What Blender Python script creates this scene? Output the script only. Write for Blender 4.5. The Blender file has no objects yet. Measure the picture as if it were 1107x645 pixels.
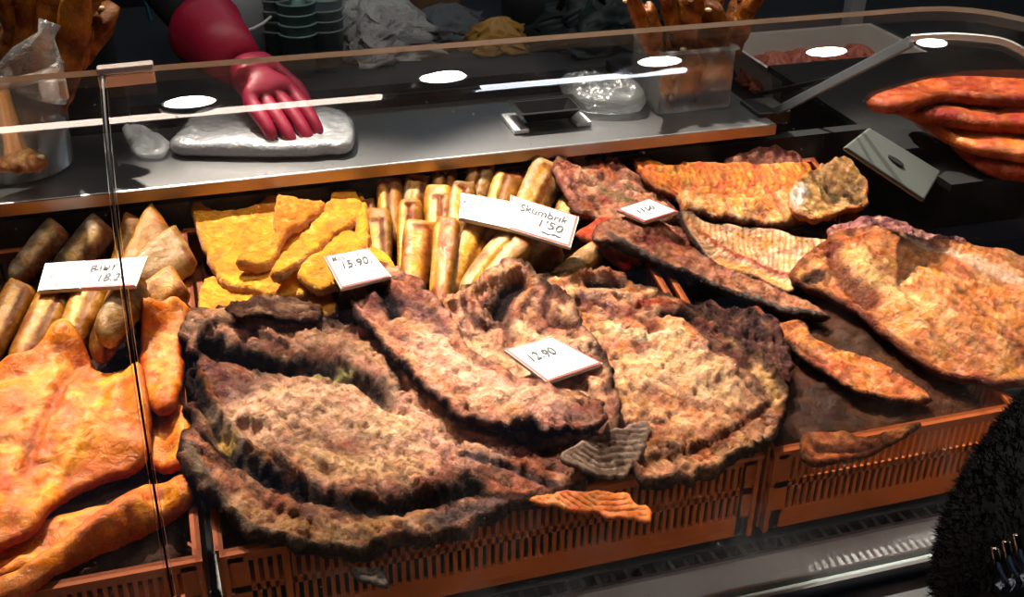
import bpy, bmesh, math, random
import numpy as np
from mathutils import Vector, Matrix
from mathutils.geometry import delaunay_2d_cdt

random.seed(7); RNG = np.random.default_rng(7)
SC = bpy.context.scene
COL = SC.collection
W, Hh, FPX = 1107, 645, 1200.0

# ------------------------------------------------------------------ camera
PITCH, YAW, ROLL = map(math.radians, (30, 17, 0.8))
Fv = np.array([math.sin(YAW)*math.cos(PITCH), math.cos(YAW)*math.cos(PITCH), -math.sin(PITCH)])
R0 = np.array([math.cos(YAW), -math.sin(YAW), 0.0]); U0 = np.cross(R0, Fv)
Rv = math.cos(ROLL)*R0 + math.sin(ROLL)*U0
Uv = -math.sin(ROLL)*R0 + math.cos(ROLL)*U0
CAM = np.array([0, 0, 1.65])
cd = bpy.data.cameras.new('camera'); cam = bpy.data.objects.new('camera', cd); COL.objects.link(cam)
cd.sensor_fit = 'HORIZONTAL'; cd.sensor_width = 36; cd.lens = 36*FPX/W; cd.clip_start = 0.02
M = Matrix.Identity(4)
for i in range(3):
    M[i][0] = Rv[i]; M[i][1] = Uv[i]; M[i][2] = -Fv[i]; M[i][3] = CAM[i]
cam.matrix_world = M
SC.camera = cam

def ray(px, py):
    px = np.asarray(px, float); py = np.asarray(py, float)
    return (px[..., None]-553.5)/FPX*Rv - (py[..., None]-322.5)/FPX*Uv + Fv
RZ, RY, RS = 0.95, 0.79, 0.22            # plane of the crate rims, tilted towards the customer
def rim(y): return RZ + RS*(y-RY)
def on_plane(px, py, w=0.0, z0=None):
    """pixel -> (X, Y) on the tilted display plane raised by w, or on the level plane z0"""
    d = ray(px, py)
    if z0 is None: t = (RZ + w - RS*RY - CAM[2])/(d[..., 2]-RS*d[..., 1])
    else: t = (z0-CAM[2])/d[..., 2]
    return (CAM + t[..., None]*d)[..., :2]
def at_z(px, py, z): x, y = on_plane(px, py, z0=z); return Vector((x, y, z))
def at_y(px, py, y):
    d = ray(px, py); t = y/d[1]; return Vector(CAM+t*d)

# ------------------------------------------------------------------ materials
def lin(c):
    return tuple(((v/255)/12.92 if v/255 <= .04045 else ((v/255+.055)/1.055)**2.4) for v in c)
MATS = {}
def mat(name, rgb=(200, 200, 200), rough=.5, metal=0, bump=0, bscale=60, vary=0, vscale=8, spec=.5, emit=0, attr=False, coat=0, rvar=0, sss=0, trans=0, alpha=1):
    if name in MATS: return MATS[name]
    m = bpy.data.materials.new(name); m.use_nodes = True; nt = m.node_tree; N = nt.nodes; L = nt.links
    b = N['Principled BSDF']; c = lin(rgb)
    b.inputs['Base Color'].default_value = (*c, 1); b.inputs['Roughness'].default_value = rough
    b.inputs['Metallic'].default_value = metal; b.inputs['Specular IOR Level'].default_value = spec
    b.inputs['Coat Weight'].default_value = coat; b.inputs['Coat Roughness'].default_value = .25
    if sss:
        b.inputs['Subsurface Weight'].default_value = sss; b.inputs['Subsurface Radius'].default_value = (.01, .005, .002); b.inputs['Subsurface Scale'].default_value = 1
    b.inputs['Transmission Weight'].default_value = trans
    b.inputs['Alpha'].default_value = alpha
    tc = N.new('ShaderNodeTexCoord')
    out = None
    if attr:
        a = N.new('ShaderNodeAttribute'); a.attribute_name = 'Col'; out = a.outputs['Color']
    if vary:
        n = N.new('ShaderNodeTexNoise'); n.inputs['Scale'].default_value = vscale; n.inputs['Detail'].default_value = 6
        L.new(tc.outputs['Object'], n.inputs['Vector'])
        mr = N.new('ShaderNodeMapRange'); mr.inputs[1].default_value = .3; mr.inputs[2].default_value = .7
        mr.inputs[3].default_value = 1-vary; mr.inputs[4].default_value = 1+vary*.6
        L.new(n.outputs['Fac'], mr.inputs[0])
        mx = N.new('ShaderNodeVectorMath'); mx.operation = 'SCALE'
        if out: L.new(out, mx.inputs[0])
        else: mx.inputs[0].default_value = c
        L.new(mr.outputs[0], mx.inputs['Scale']); out = mx.outputs[0]
    if out: L.new(out, b.inputs['Base Color'])
    if rvar:
        n = N.new('ShaderNodeTexNoise'); n.inputs['Scale'].default_value = 45; n.inputs['Detail'].default_value = 4
        L.new(tc.outputs['Object'], n.inputs['Vector'])
        mr = N.new('ShaderNodeMapRange'); mr.inputs[1].default_value = .35; mr.inputs[2].default_value = .65
        mr.inputs[3].default_value = max(.05, rough-rvar); mr.inputs[4].default_value = min(1, rough+rvar)
        L.new(n.outputs['Fac'], mr.inputs[0]); L.new(mr.outputs[0], b.inputs['Roughness'])
    if bump:
        n = N.new('ShaderNodeTexNoise'); n.inputs['Scale'].default_value = bscale; n.inputs['Detail'].default_value = 5; n.inputs['Roughness'].default_value = .65
        L.new(tc.outputs['Object'], n.inputs['Vector'])
        bp = N.new('ShaderNodeBump'); bp.inputs['Strength'].default_value = 1; bp.inputs['Distance'].default_value = bump
        L.new(n.outputs['Fac'], bp.inputs['Height']); L.new(bp.outputs[0], b.inputs['Normal'])
    if emit:
        b.inputs['Emission Color'].default_value = (*c, 1); b.inputs['Emission Strength'].default_value = emit
    MATS[name] = m; return m

def film(name, tint=(1, 1, 1), refl=1.0, milky=0.0, mcol=(1, 1, 1), rough=0.0, base=0.0, smudge=0.0, bump=0):
    """clear sheet: see-through, with the mirror reflection of its two faces; smudge adds greasy dust on the pane and a painted reflection haze"""
    m = bpy.data.materials.new(name); m.use_nodes = True; nt = m.node_tree; N = nt.nodes; L = nt.links
    N.remove(N['Principled BSDF']); out = N['Material Output']
    tr = N.new('ShaderNodeBsdfTransparent'); tr.inputs[0].default_value = (*tint, 1)
    gl = N.new('ShaderNodeBsdfGlossy'); gl.inputs['Roughness'].default_value = rough; gl.inputs[0].default_value = (1, 1, 1, 1)
    fr = N.new('ShaderNodeFresnel'); fr.inputs[0].default_value = 1.5
    mu = N.new('ShaderNodeMath'); mu.operation = 'MULTIPLY_ADD'; mu.inputs[1].default_value = refl; mu.inputs[2].default_value = base; mu.use_clamp = True
    L.new(fr.outputs[0], mu.inputs[0])
    mx = N.new('ShaderNodeMixShader'); L.new(mu.outputs[0], mx.inputs[0]); L.new(tr.outputs[0], mx.inputs[1]); L.new(gl.outputs[0], mx.inputs[2])
    last = mx.outputs[0]
    tc = N.new('ShaderNodeTexCoord')
    if milky or smudge:
        df = N.new('ShaderNodeBsdfDiffuse'); df.inputs[0].default_value = (*mcol, 1)
        tl = N.new('ShaderNodeBsdfTranslucent'); tl.inputs[0].default_value = (*mcol, 1); md = N.new('ShaderNodeMixShader'); md.inputs[0].default_value = .35
        L.new(df.outputs[0], md.inputs[1]); L.new(tl.outputs[0], md.inputs[2])
        m2 = N.new('ShaderNodeMixShader'); L.new(last, m2.inputs[1]); L.new(md.outputs[0], m2.inputs[2])
        if smudge:
            n = N.new('ShaderNodeTexNoise'); n.inputs['Scale'].default_value = 9; n.inputs['Detail'].default_value = 7; n.inputs['Roughness'].default_value = .7; n.inputs['Distortion'].default_value = .6
            L.new(tc.outputs['Object'], n.inputs['Vector'])
            mr = N.new('ShaderNodeMapRange'); mr.inputs[1].default_value = .5; mr.inputs[2].default_value = .8; mr.inputs[3].default_value = milky; mr.inputs[4].default_value = milky+smudge
            L.new(n.outputs['Fac'], mr.inputs[0]); 
            n2 = N.new('ShaderNodeTexNoise'); n2.inputs['Scale'].default_value = 260; n2.inputs['Detail'].default_value = 1
            L.new(tc.outputs['Object'], n2.inputs['Vector'])
            m3 = N.new('ShaderNodeMapRange'); m3.inputs[1].default_value = .74; m3.inputs[2].default_value = .8; m3.inputs[3].default_value = 0; m3.inputs[4].default_value = .25
            L.new(n2.outputs['Fac'], m3.inputs[0])
            ad = N.new('ShaderNodeMath'); ad.operation = 'ADD'; ad.use_clamp = True; L.new(mr.outputs[0], ad.inputs[0]); L.new(m3.outputs[0], ad.inputs[1])
            L.new(ad.outputs[0], m2.inputs[0])
        else: m2.inputs[0].default_value = milky
        last = m2.outputs[0]
    if bump:
        n = N.new('ShaderNodeTexNoise'); n.inputs['Scale'].default_value = 40; n.inputs['Detail'].default_value = 3
        L.new(tc.outputs['Object'], n.inputs['Vector'])
        bp = N.new('ShaderNodeBump'); bp.inputs['Distance'].default_value = bump; L.new(n.outputs['Fac'], bp.inputs['Height']); L.new(bp.outputs[0], gl.inputs['Normal'])
    L.new(last, out.inputs[0]); MATS[name] = m; return m

STEEL = mat('brushed_steel', (170, 170, 172), .32, 1, bump=.0002, bscale=200)
STEELD = mat('dark_steel', (60, 60, 62), .35, .9, bump=.0003, bscale=100)
BLACK = mat('black_panel', (9, 10, 12), .45, 0, bump=.0005, bscale=40)
GRILLE = mat('vent_plastic', (30, 32, 36), .5)
CRATE = mat('orange_crate_plastic', (140, 64, 12), .65, spec=.2, metal=0, vary=.2, vscale=12, sss=.0)
def flesh(name, rough, b1, b2, dark=.5, coat=.3, sc=1.0):
    m = mat(name, attr=True, rough=rough, coat=coat, rvar=.14); nt = m.node_tree; N = nt.nodes; L = nt.links
    b = N['Principled BSDF']; tc = [n for n in N if n.type == 'TEX_COORD'][0]; at = [n for n in N if n.type == 'ATTRIBUTE'][0]
    def noise(s, d, r=.6, dist=0):
        n = N.new('ShaderNodeTexNoise'); n.inputs['Scale'].default_value = s*sc; n.inputs['Detail'].default_value = d; n.inputs['Roughness'].default_value = r; n.inputs['Distortion'].default_value = dist
        L.new(tc.outputs['Object'], n.inputs['Vector']); return n
    def rng(src, a, b_, c, d):
        n = N.new('ShaderNodeMapRange'); n.inputs[1].default_value = a; n.inputs[2].default_value = b_; n.inputs[3].default_value = c; n.inputs[4].default_value = d; L.new(src, n.inputs[0]); return n.outputs[0]
    n1 = noise(70, 8, .68, .8); n2 = noise(260, 5, .7); n3 = noise(28, 5, .6, 1.2)
    f1 = rng(n1.outputs['Fac'], .30, .60, 1-dark, 1.2); f2 = rng(n2.outputs['Fac'], .3, .7, 1-dark*.55, 1.22)
    mu = N.new('ShaderNodeMath'); mu.operation = 'MULTIPLY'; L.new(f1, mu.inputs[0]); L.new(f2, mu.inputs[1])
    sc_ = N.new('ShaderNodeVectorMath'); sc_.operation = 'SCALE'; L.new(at.outputs['Color'], sc_.inputs[0]); L.new(mu.outputs[0], sc_.inputs['Scale'])
    hs = N.new('ShaderNodeHueSaturation'); L.new(sc_.outputs[0], hs.inputs['Color']); L.new(rng(n3.outputs['Fac'], .3, .7, .485, .515), hs.inputs['Hue']); L.new(rng(n1.outputs['Fac'], .3, .65, 1.3, .95), hs.inputs['Saturation'])
    L.new(hs.outputs[0], b.inputs['Base Color'])
    bw = N.new('ShaderNodeRGBToBW'); L.new(at.outputs['Color'], bw.inputs[0]); L.new(rng(bw.outputs[0], .01, .2, .04, .34), b.inputs['Specular IOR Level']); L.new(rng(bw.outputs[0], .02, .25, 0, coat), b.inputs['Coat Weight'])
    p1 = N.new('ShaderNodeBump'); p1.inputs['Distance'].default_value = b1; L.new(n1.outputs['Fac'], p1.inputs['Height'])
    p2 = N.new('ShaderNodeBump'); p2.inputs['Distance'].default_value = b2; L.new(n2.outputs['Fac'], p2.inputs['Height']); L.new(p1.outputs[0], p2.inputs['Normal'])
    L.new(p2.outputs[0], b.inputs['Normal']); L.new(p2.outputs[0], b.inputs['Coat Normal'])
    return m
FISH = flesh('smoked_fish_flesh', .42, .009, .004, .52, coat=.14)
SKIN = flesh('smoked_fish_skin', .38, .003, .0008, .35, coat=.12)
CRUMB = flesh('breaded_crust', .62, .003, .0035, .22, coat=.0)
GOLD = flesh('golden_fish_skin', .36, .0022, .0008, .42, coat=.3)
PAPER = mat('tag_card', (222, 222, 226), .55)
PLAST = mat('tag_holder', (205, 205, 210), .25)
RED = mat('tag_red', (226, 62, 40), .5)
INK = mat('tag_ink', (20, 20, 30), .6)
INKG = mat('tag_print', (150, 150, 160), .6)
WHITEP = mat('white_plastic', (215, 218, 222), .4)
GREYP = mat('grey_plastic', (120, 126, 134), .45)
BLACKP = mat('black_plastic', (14, 14, 15), .35)
GLASS = film('case_glass', (.975, .985, .98), refl=1.1, milky=.003, smudge=.035, mcol=(.8, .85, .85))
GEDGE = mat('glass_edge', (200, 215, 215), .15, 0, spec=.9, trans=0)
CLEARP = film('clear_plastic', (.93, .95, .95), refl=1.3, milky=.07, rough=.08)
BAGM = film('crinkled_bag', (.9, .9, .9), refl=2.0, milky=.06, rough=.12, base=.02, bump=.01)
MILK = film('milky_bag', (.7, .72, .72), refl=1.5, milky=.62, mcol=(.86, .88, .9), rough=.2, base=.03, bump=.006)
CLOTHD = mat('black_cloth', (14, 15, 24), .85, bump=.002, bscale=60)
NAVY = mat('navy_cloth', (16, 20, 40), .8)
MAGENTA = mat('magenta_rubber', (150, 10, 52), .5, bump=.0008, bscale=90)
SKINP = mat('person_skin', (205, 150, 125), .5)
FUR = mat('black_fur', (15, 16, 19), .8)
CHROME = mat('chrome', (215, 215, 220), .12, 1)

# ------------------------------------------------------------------ object helpers
def tag(o, label=None, cat=None, group=None, kind=None):
    if label: o['label'] = label
    if cat: o['category'] = cat
    if group: o['group'] = group
    if kind: o['kind'] = kind
    return o
def empty(name, loc=(0, 0, 0)):
    o = bpy.data.objects.new(name, None); COL.objects.link(o); o.location = loc; o.empty_display_size = .05; return o
def link(name, me, m, parent=None, smooth=False):
    o = bpy.data.objects.new(name, me); COL.objects.link(o)
    if m: me.materials.append(m)
    if smooth:
        me.polygons.foreach_set('use_smooth', [True]*len(me.polygons))
    if parent:
        o.parent = parent
        if parent.type == 'EMPTY' or parent.location.length > 0:
            o.matrix_parent_inverse = Matrix.Translation(parent.location).inverted()
    return o
class MB:
    def __init__(s): s.v = []; s.f = []
    def box(s, x0, x1, y0, y1, z0, z1, slope=0.0):
        b = len(s.v)
        for x in (x0, x1):
            for y in (y0, y1):
                for z in (z0, z1): s.v.append((x, y, z+slope*(y-RY)))
        s.f += [tuple(b+i for i in q) for q in ((0, 1, 3, 2), (4, 6, 7, 5), (0, 4, 5, 1), (2, 3, 7, 6), (0, 2, 6, 4), (1, 5, 7, 3))]
        return s
    def bar(s, a, b, w, h, up=(0, 0, 1)):
        a = Vector(a); b = Vector(b); d = (b-a).normalized(); up = Vector(up); sd = d.cross(up)
        if sd.length < 1e-4: sd = d.cross(Vector((1, 0, 0)))
        sd.normalize(); u = sd.cross(d); k = len(s.v)
        for p in (a, b):
            for i, j in ((-1, -1), (1, -1), (1, 1), (-1, 1)): s.v.append(tuple(p+sd*i*w/2+u*j*h/2))
        s.f += [tuple(k+i for i in q) for q in ((0, 3, 2, 1), (4, 5, 6, 7), (0, 1, 5, 4), (1, 2, 6, 5), (2, 3, 7, 6), (3, 0, 4, 7))]
        return s
    def tube(s, pts, rad, seg=12, flat=1.0, cap=True, up=(0, 0, 1)):
        """sweep; rad a number or list; flat squeezes the section sideways"""
        pts = [Vector(p) for p in pts]; n = len(pts)
        rad = [rad]*n if not hasattr(rad, '__len__') else list(rad)
        rings = []
        for i, p in enumerate(pts):
            d = (pts[min(i+1, n-1)]-pts[max(i-1, 0)]).normalized(); sd = d.cross(Vector(up))
            if sd.length < 1e-3: sd = d.cross(Vector((1, 0, 0)))
            sd.normalize(); u = sd.cross(d); k = len(s.v)
            for j in range(seg):
                a = 2*math.pi*j/seg; s.v.append(tuple(p+sd*math.cos(a)*rad[i]*flat+u*math.sin(a)*rad[i]))
            rings.append(k)
        for a, b in zip(rings, rings[1:]):
            for j in range(seg): s.f.append((a+j, a+(j+1) % seg, b+(j+1) % seg, b+j))
        if cap:
            s.f.append(tuple(rings[0]+j for j in reversed(range(seg)))); s.f.append(tuple(rings[-1]+j for j in range(seg)))
        return s
    def lathe(s, c, prof, seg=28, sx=1, sy=1):
        c = Vector(c); rings = []
        for r, z in prof:
            k = len(s.v)
            for j in range(seg):
                a = 2*math.pi*j/seg; s.v.append((c.x+r*math.cos(a)*sx, c.y+r*math.sin(a)*sy, c.z+z))
            rings.append(k)
        for a, b in zip(rings, rings[1:]):
            for j in range(seg): s.f.append((a+j, a+(j+1) % seg, b+(j+1) % seg, b+j))
        return s
    def build(s, name, m, parent=None, smooth=False, bevel=0):
        me = bpy.data.meshes.new(name); me.from_pydata(s.v, [], s.f); me.validate(); me.update()
        bm = bmesh.new(); bm.from_mesh(me); bmesh.ops.recalc_face_normals(bm, faces=bm.faces); bm.to_mesh(me); bm.free()
        o = link(name, me, m, parent, smooth)
        if bevel:
            bv = o.modifiers.new('bevel', 'BEVEL'); bv.width = bevel; bv.segments = 2; bv.limit_method = 'ANGLE'
        return o

# ------------------------------------------------------------------ noise
def _h(ix, iy, s):
    n = (ix*374761393 + iy*668265263 + s*1442695041) & 0xffffffff
    n = ((n ^ (n >> 13))*1274126177) & 0xffffffff
    return ((n ^ (n >> 16)) & 0xffff)/65535.0
def vnoise(x, y, s=0):
    ix = np.floor(x).astype(np.int64); iy = np.floor(y).astype(np.int64); fx = x-ix; fy = y-iy
    fx = fx*fx*(3-2*fx); fy = fy*fy*(3-2*fy)
    a = _h(ix, iy, s); b = _h(ix+1, iy, s); c = _h(ix, iy+1, s); d = _h(ix+1, iy+1, s)
    return (a*(1-fx)+b*fx)*(1-fy)+(c*(1-fx)+d*fx)*fy
def fbm(x, y, scale, oct=3, s=0, ridged=False):
    t = 0; a = 1; tot = 0
    for o in range(oct):
        n = vnoise(x/scale*2**o+17.3*o, y/scale*2**o-9.1*o, s+o*7)
        if ridged: n = 1-abs(2*n-1)
        t = t+a*n; tot += a; a *= .5
    return t/tot*2-1          # -1..1
def sstep(a, b, x):
    t = np.clip((x-a)/(b-a+1e-9), 0, 1); return t*t*(3-2*t)
def seg_dist(P, poly, closed=True):
    """distance from points to a polyline, and arc position 0..1"""
    A = np.array(poly, float); B = np.roll(A, -1, 0) if closed else A[1:]
    A = A if closed else A[:-1]
    best = np.full(len(P), 1e9); arc = np.zeros(len(P)); L = np.linalg.norm(B-A, axis=1); cum = np.concatenate([[0], np.cumsum(L)]); tot = cum[-1]+1e-9
    for i in range(len(A)):
        ab = B[i]-A[i]; t = np.clip(((P-A[i])@ab)/(ab@ab+1e-12), 0, 1)
        d = np.linalg.norm(P-(A[i]+t[:, None]*ab), axis=1); k = d < best
        best[k] = d[k]; arc[k] = (cum[i]+t[k]*L[i])/tot
    return best, arc
def px_of(x, y, w):
    v = np.array([x, y, rim(y)+w])-CAM; return (553.5+FPX*(v@Rv)/(v@Fv), 322.5-FPX*(v@Uv)/(v@Fv))
def inside(P, poly):
    A = np.array(poly); B = np.roll(A, -1, 0); r = np.zeros(len(P), bool)
    for a, b in zip(A, B):
        if a[1] == b[1]: continue
        c = ((a[1] > P[:, 1]) != (b[1] > P[:, 1])) & (P[:, 0] < (b[0]-a[0])*(P[:, 1]-a[1])/(b[1]-a[1])+a[0]); r ^= c
    return r
def smooth_poly(p, n=5, closed=True):
    p = np.array(p, float); N = len(p); out = []
    rng = range(N) if closed else range(N-1)
    for i in rng:
        if closed: a, b, c, d = p[i-1], p[i], p[(i+1) % N], p[(i+2) % N]
        else: a, b, c, d = p[max(i-1, 0)], p[i], p[i+1], p[min(i+2, N-1)]
        for k in range(n):
            t = k/n
            out.append(.5*((2*b)+(c-a)*t+(2*a-5*b+4*c-d)*t*t+(3*b-a-3*c+d)*t**3))
    if not closed: out.append(p[-1])
    return np.array(out)

# ------------------------------------------------------------------ height of what lies in the crates (relative to rim plane)
GX0, GY0, GC, NXG, NYG = -.75, .6, .004, 620, 200
HB = np.full((NYG, NXG), -.006)
gx = GX0+GC*np.arange(NXG); gy = GY0+GC*np.arange(NYG); GXX, GYY = np.meshgrid(gx, gy)
CRATES = [(-.62, -.045), (-.03, .512), (.524, .82)]; CY0, CY1 = .79, 1.255
for a, b in CRATES:
    k = (GXX > a) & (GXX < b) & (GYY > CY0) & (GYY < CY1); HB[k] = .0
    k = (GXX > a+.008) & (GXX < b-.008) & (GYY > CY0+.008) & (GYY < CY1-.008); HB[k] = -.045
def boxblur(a, r):
    for ax in (0, 1):
        p = np.pad(a, [(r, r) if i == ax else (0, 0) for i in (0, 1)], mode='edge'); c = np.cumsum(p, axis=ax)
        c = np.concatenate([np.zeros_like(np.take(c, [0], ax)), c], axis=ax)
        n = a.shape[ax]; w = 2*r+1
        a = (np.take(c, range(w, w+n), ax)-np.take(c, range(0, n), ax))/w
    return a
def dilate(a, r):
    for ax in (0, 1):
        b = a.copy()
        for k in range(1, r+1):
            s1 = np.full_like(a, -9); s2 = np.full_like(a, -9)
            if ax == 0: s1[k:] = a[:-k]; s2[:-k] = a[k:]
            else: s1[:, k:] = a[:, :-k]; s2[:, :-k] = a[:, k:]
            b = np.maximum(b, np.maximum(s1, s2))
        a = b
    return a
def bil(G, P):
    fx = np.clip((P[:, 0]-GX0)/GC, 0, NXG-1.001); fy = np.clip((P[:, 1]-GY0)/GC, 0, NYG-1.001)
    i = fx.astype(int); j = fy.astype(int); fx -= i; fy -= j
    return (G[j, i]*(1-fx)+G[j, i+1]*fx)*(1-fy)+(G[j+1, i]*(1-fx)+G[j+1, i+1]*fx)*fy

def slab(name, out, w=0.0, T=.012, e=.006, m=None, cols=((200, 150, 110), (160, 110, 80), (120, 80, 60)), rim_col=None, rim_w=.01,
         amp=.002, nsc=.03, rough=0.0, strokes=(), bulge=0.0, bw=.05, curl=0.0, cw=.012, res=.003, seed=0, jag=0.0, z0=None,
         parent=None, stiff=3, grain=None, lift=0.0, upd=True, mixs=.025, speck=.5, smooth=True, sm=5, flat=None, rigid=0.0, fold=None, crack=0.0, ccol=(70, 38, 30), csc=.022, cdz=.0025):
    """A lying piece of food: outline -> closed, thick, uneven body resting on what is under it."""
    global HB
    op = smooth_poly(out, sm) if sm > 1 else np.array(out, float)
    # resample the outline
    L = np.linalg.norm(np.roll(op, -1, 0)-op, axis=1); keep = L > .3; op = op[keep]
    if z0 is None:
        w = 0.0
        for _ in range(4):
            pl = on_plane(op[:, 0], op[:, 1], w+T*.5); lo = pl.min(0); hi = pl.max(0)
            kk = (GXX > lo[0]) & (GXX < hi[0]) & (GYY > lo[1]) & (GYY < hi[1]); Gk = np.stack([GXX[kk], GYY[kk]], 1); hh = HB[kk][inside(Gk, pl)]
            if len(hh): w = np.percentile(hh, flat if flat is not None else 80)+lift
    def make_poly(wv):
        poly = on_plane(op[:, 0], op[:, 1], wv, z0)
        seg = np.roll(poly, -1, 0)-poly; Ls = np.linalg.norm(seg, axis=1); pts = []
        for i in range(len(poly)):
            n = max(1, int(Ls[i]/(res*1.1)))
            for k in range(n): pts.append(poly[i]+seg[i]*k/n)
        poly = np.array(pts)
        if jag:
            nrm = np.roll(poly, -1, 0)-np.roll(poly, 1, 0); nrm = np.stack([nrm[:, 1], -nrm[:, 0]], 1); nrm /= np.linalg.norm(nrm, axis=1)[:, None]+1e-9
            poly = poly + nrm*(fbm(poly[:, 0], poly[:, 1], .012, 3, seed+50)*jag)[:, None]
        return poly
    G = np.stack([GXX.ravel(), GYY.ravel()], 1)
    def support(poly, w):
        lo = poly.min(0)-res; hi = poly.max(0)+res
        if z0 is not None: return None, (lambda Q: np.zeros(len(Q))+lift)
        bx = (GXX > lo[0]) & (GXX < hi[0]) & (GYY > lo[1]) & (GYY < hi[1])
        ins = np.zeros(HB.shape, bool); idx = np.where(bx.ravel())[0]; ii = inside(G[idx], poly); ins.ravel()[idx[ii]] = True
        if not ins.any(): ins = bx
        Hm = np.where(ins, HB, -9); D = dilate(Hm, stiff)
        far = D < -5; mean = HB[ins].mean(); D = np.where(far, mean, D)
        B = boxblur(boxblur(D, max(1, stiff//2)), max(1, stiff-stiff//2))
        B = np.where(ins, np.maximum(B, w-lift-.02), B); B = boxblur(B, 2)
        base = lambda Q: bil(B, Q)+.0012+lift
        if rigid:
            gi = np.where(ins.ravel())[0]; Aq = np.column_stack([G[gi], np.ones(len(gi))]); hq = HB.ravel()[gi]
            co_, *_ = np.linalg.lstsq(Aq, hq, rcond=None); rs_ = hq-Aq@co_; up_ = np.percentile(rs_, 80)
            co_[:2] = np.clip(co_[:2], -.3, .3); cen = G[gi].mean(0); c0_ = (hq.mean()+up_)-co_[:2]@cen
            bB = base; base = lambda Q: rigid*(Q@co_[:2]+c0_+.001+lift)+(1-rigid)*bB(Q)
        return ins, base
    poly = make_poly(w+T*.5)
    for _ in range(3 if z0 is None else 0):
        ins, base = support(poly, w); opw = on_plane(op[:, 0], op[:, 1], w+T*.5)
        wv = np.full(len(op), w+T*.5)
        for _k in range(5): wv = .5*wv+.5*(base(opw)+T*.5); opw = on_plane(op[:, 0], op[:, 1], wv)
        poly = make_poly(wv); w = float(base(opw).mean())
    ins, base = support(poly, w)
    lo = poly.min(0)-res; hi = poly.max(0)+res
    xs = np.arange(lo[0], hi[0], res); ys = np.arange(lo[1], hi[1], res*.87)
    X, Y = np.meshgrid(xs, ys); X = X+(np.arange(len(ys)) % 2)[:, None]*res*.5
    P = np.stack([X.ravel(), Y.ravel()], 1); P += RNG.uniform(-.15, .15, P.shape)*res
    P = P[inside(P, poly)]; 
    if len(P): 
        d, _ = seg_dist(P, poly[::2] if len(poly) > 400 else poly); P = P[d > res*.55]
    nb = len(poly); allp = np.concatenate([poly, P])
    r = delaunay_2d_cdt([Vector(p) for p in allp], [], [list(range(nb))], 1, 1e-6)
    V = np.array([[v.x, v.y] for v in r[0]]); FA = [tuple(f) for f in r[2] if len(f) >= 3]
    # boundary verts
    ec = {}
    for f in FA:
        for i in range(len(f)):
            k = (f[i], f[(i+1) % len(f)]); ec[tuple(sorted(k))] = ec.get(tuple(sorted(k)), 0)+1
    bnd = set()
    for (a, b), c in ec.items():
        if c == 1: bnd.add(a); bnd.add(b)
    d, arc = seg_dist(V, poly)
    bidx = np.zeros(len(V), bool); bidx[list(bnd)] = True; d[bidx] = 0
    SW = []
    for st in strokes:
        sp = np.array(st[0], float); c = smooth_poly(sp, 4, False) if len(sp) > 2 else sp
        sw_ = on_plane(c[:, 0], c[:, 1], w+T, z0)
        for _k in range(4 if z0 is None else 0): sw_ = on_plane(c[:, 0], c[:, 1], base(sw_)+T)
        SW.append((sw_, st[1]/1100, st[2]/1000, st[3], st[4] if len(st) > 4 else 1.0))
    def crackf(Q):
        r_ = fbm(Q[:, 0], Q[:, 1], csc, 4, seed+70, True); q_ = fbm(Q[:, 0], Q[:, 1], csc*2.5, 2, seed+71)
        return sstep(.25, .7, r_+q_*.4)
    def foldf(Q):
        f0 = on_plane(np.array([fold[0][0], fold[1][0]], float), np.array([fold[0][1], fold[1][1]], float), 0.05); dv = f0[1]-f0[0]; dv /= np.linalg.norm(dv)
        u = Q@dv; v_ = Q@np.array([-dv[1], dv[0]])+.012*fbm(Q[:, 0], Q[:, 1], .07, 2, seed+80)
        r_ = fbm(u/5, v_, fold[3], 3, seed+81, True); m_ = fbm(Q[:, 0], Q[:, 1], .05, 2, seed+82)
        return sstep(.05, .75, r_+m_*.5)
    def profile(Q, dd):
        f = np.sqrt(np.clip(1-(1-np.clip(dd/e, 0, 1))**2, 0, 1))
        n = fbm(Q[:, 0], Q[:, 1], nsc, 3, seed)*amp
        if rough: n = n+(fbm(Q[:, 0], Q[:, 1], .009, 3, seed+9, True)*rough)
        in_ = sstep(0, e*1.5, dd)
        if crack: n = n-cdz*crackf(Q)
        if fold: n = n-fold[2]*foldf(Q)
        top = T*.5+T*.5*f+n*in_+bulge*sstep(0, bw, dd)
        bot = T*.5-T*.5*f
        if curl:
            c = curl*np.exp(-(dd/cw)**2)*(1+.6*fbm(Q[:, 0], Q[:, 1], .03, 2, seed+4)); top = top+c; bot = bot+c
        for pts_, wd, dz, cc, al in SW:
            if dz:
                ds, _ = seg_dist(Q, pts_, False); q = wd*(1+.35*fbm(Q[:, 0], Q[:, 1], .01, 2, seed+30))
                top = top+dz*np.exp(-(ds/q)**2)*in_
        return np.maximum(top, bot+.0008*in_), bot
    b0 = base(V); top, bot = profile(V, d); top = top+b0; bot = bot+b0
    if upd and z0 is None and ins.any():
        gi = np.where(ins.ravel())[0]; dg, _ = seg_dist(G[gi], poly); tg, _ = profile(G[gi], dg)
        HB = HB.copy(); HB.ravel()[gi] = np.maximum(HB.ravel()[gi], tg+base(G[gi]))
    zz = rim(V[:, 1]) if z0 is None else np.full(len(V), z0)
    n = len(V); idm = np.arange(n)+n; idm2 = idm.copy()
    # bottom shares boundary verts
    free = np.where(~bidx)[0]; bm_ = -np.ones(n, int); bm_[free] = n+np.arange(len(free)); bm_[bidx] = np.where(bidx)[0]
    ztop = zz+top; zbot = zz+bot
    ztop[bidx] = (ztop[bidx]+zbot[bidx])/2
    verts = np.concatenate([np.column_stack([V, ztop]), np.column_stack([V[free], zbot[free]])])
    faces = []
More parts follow.
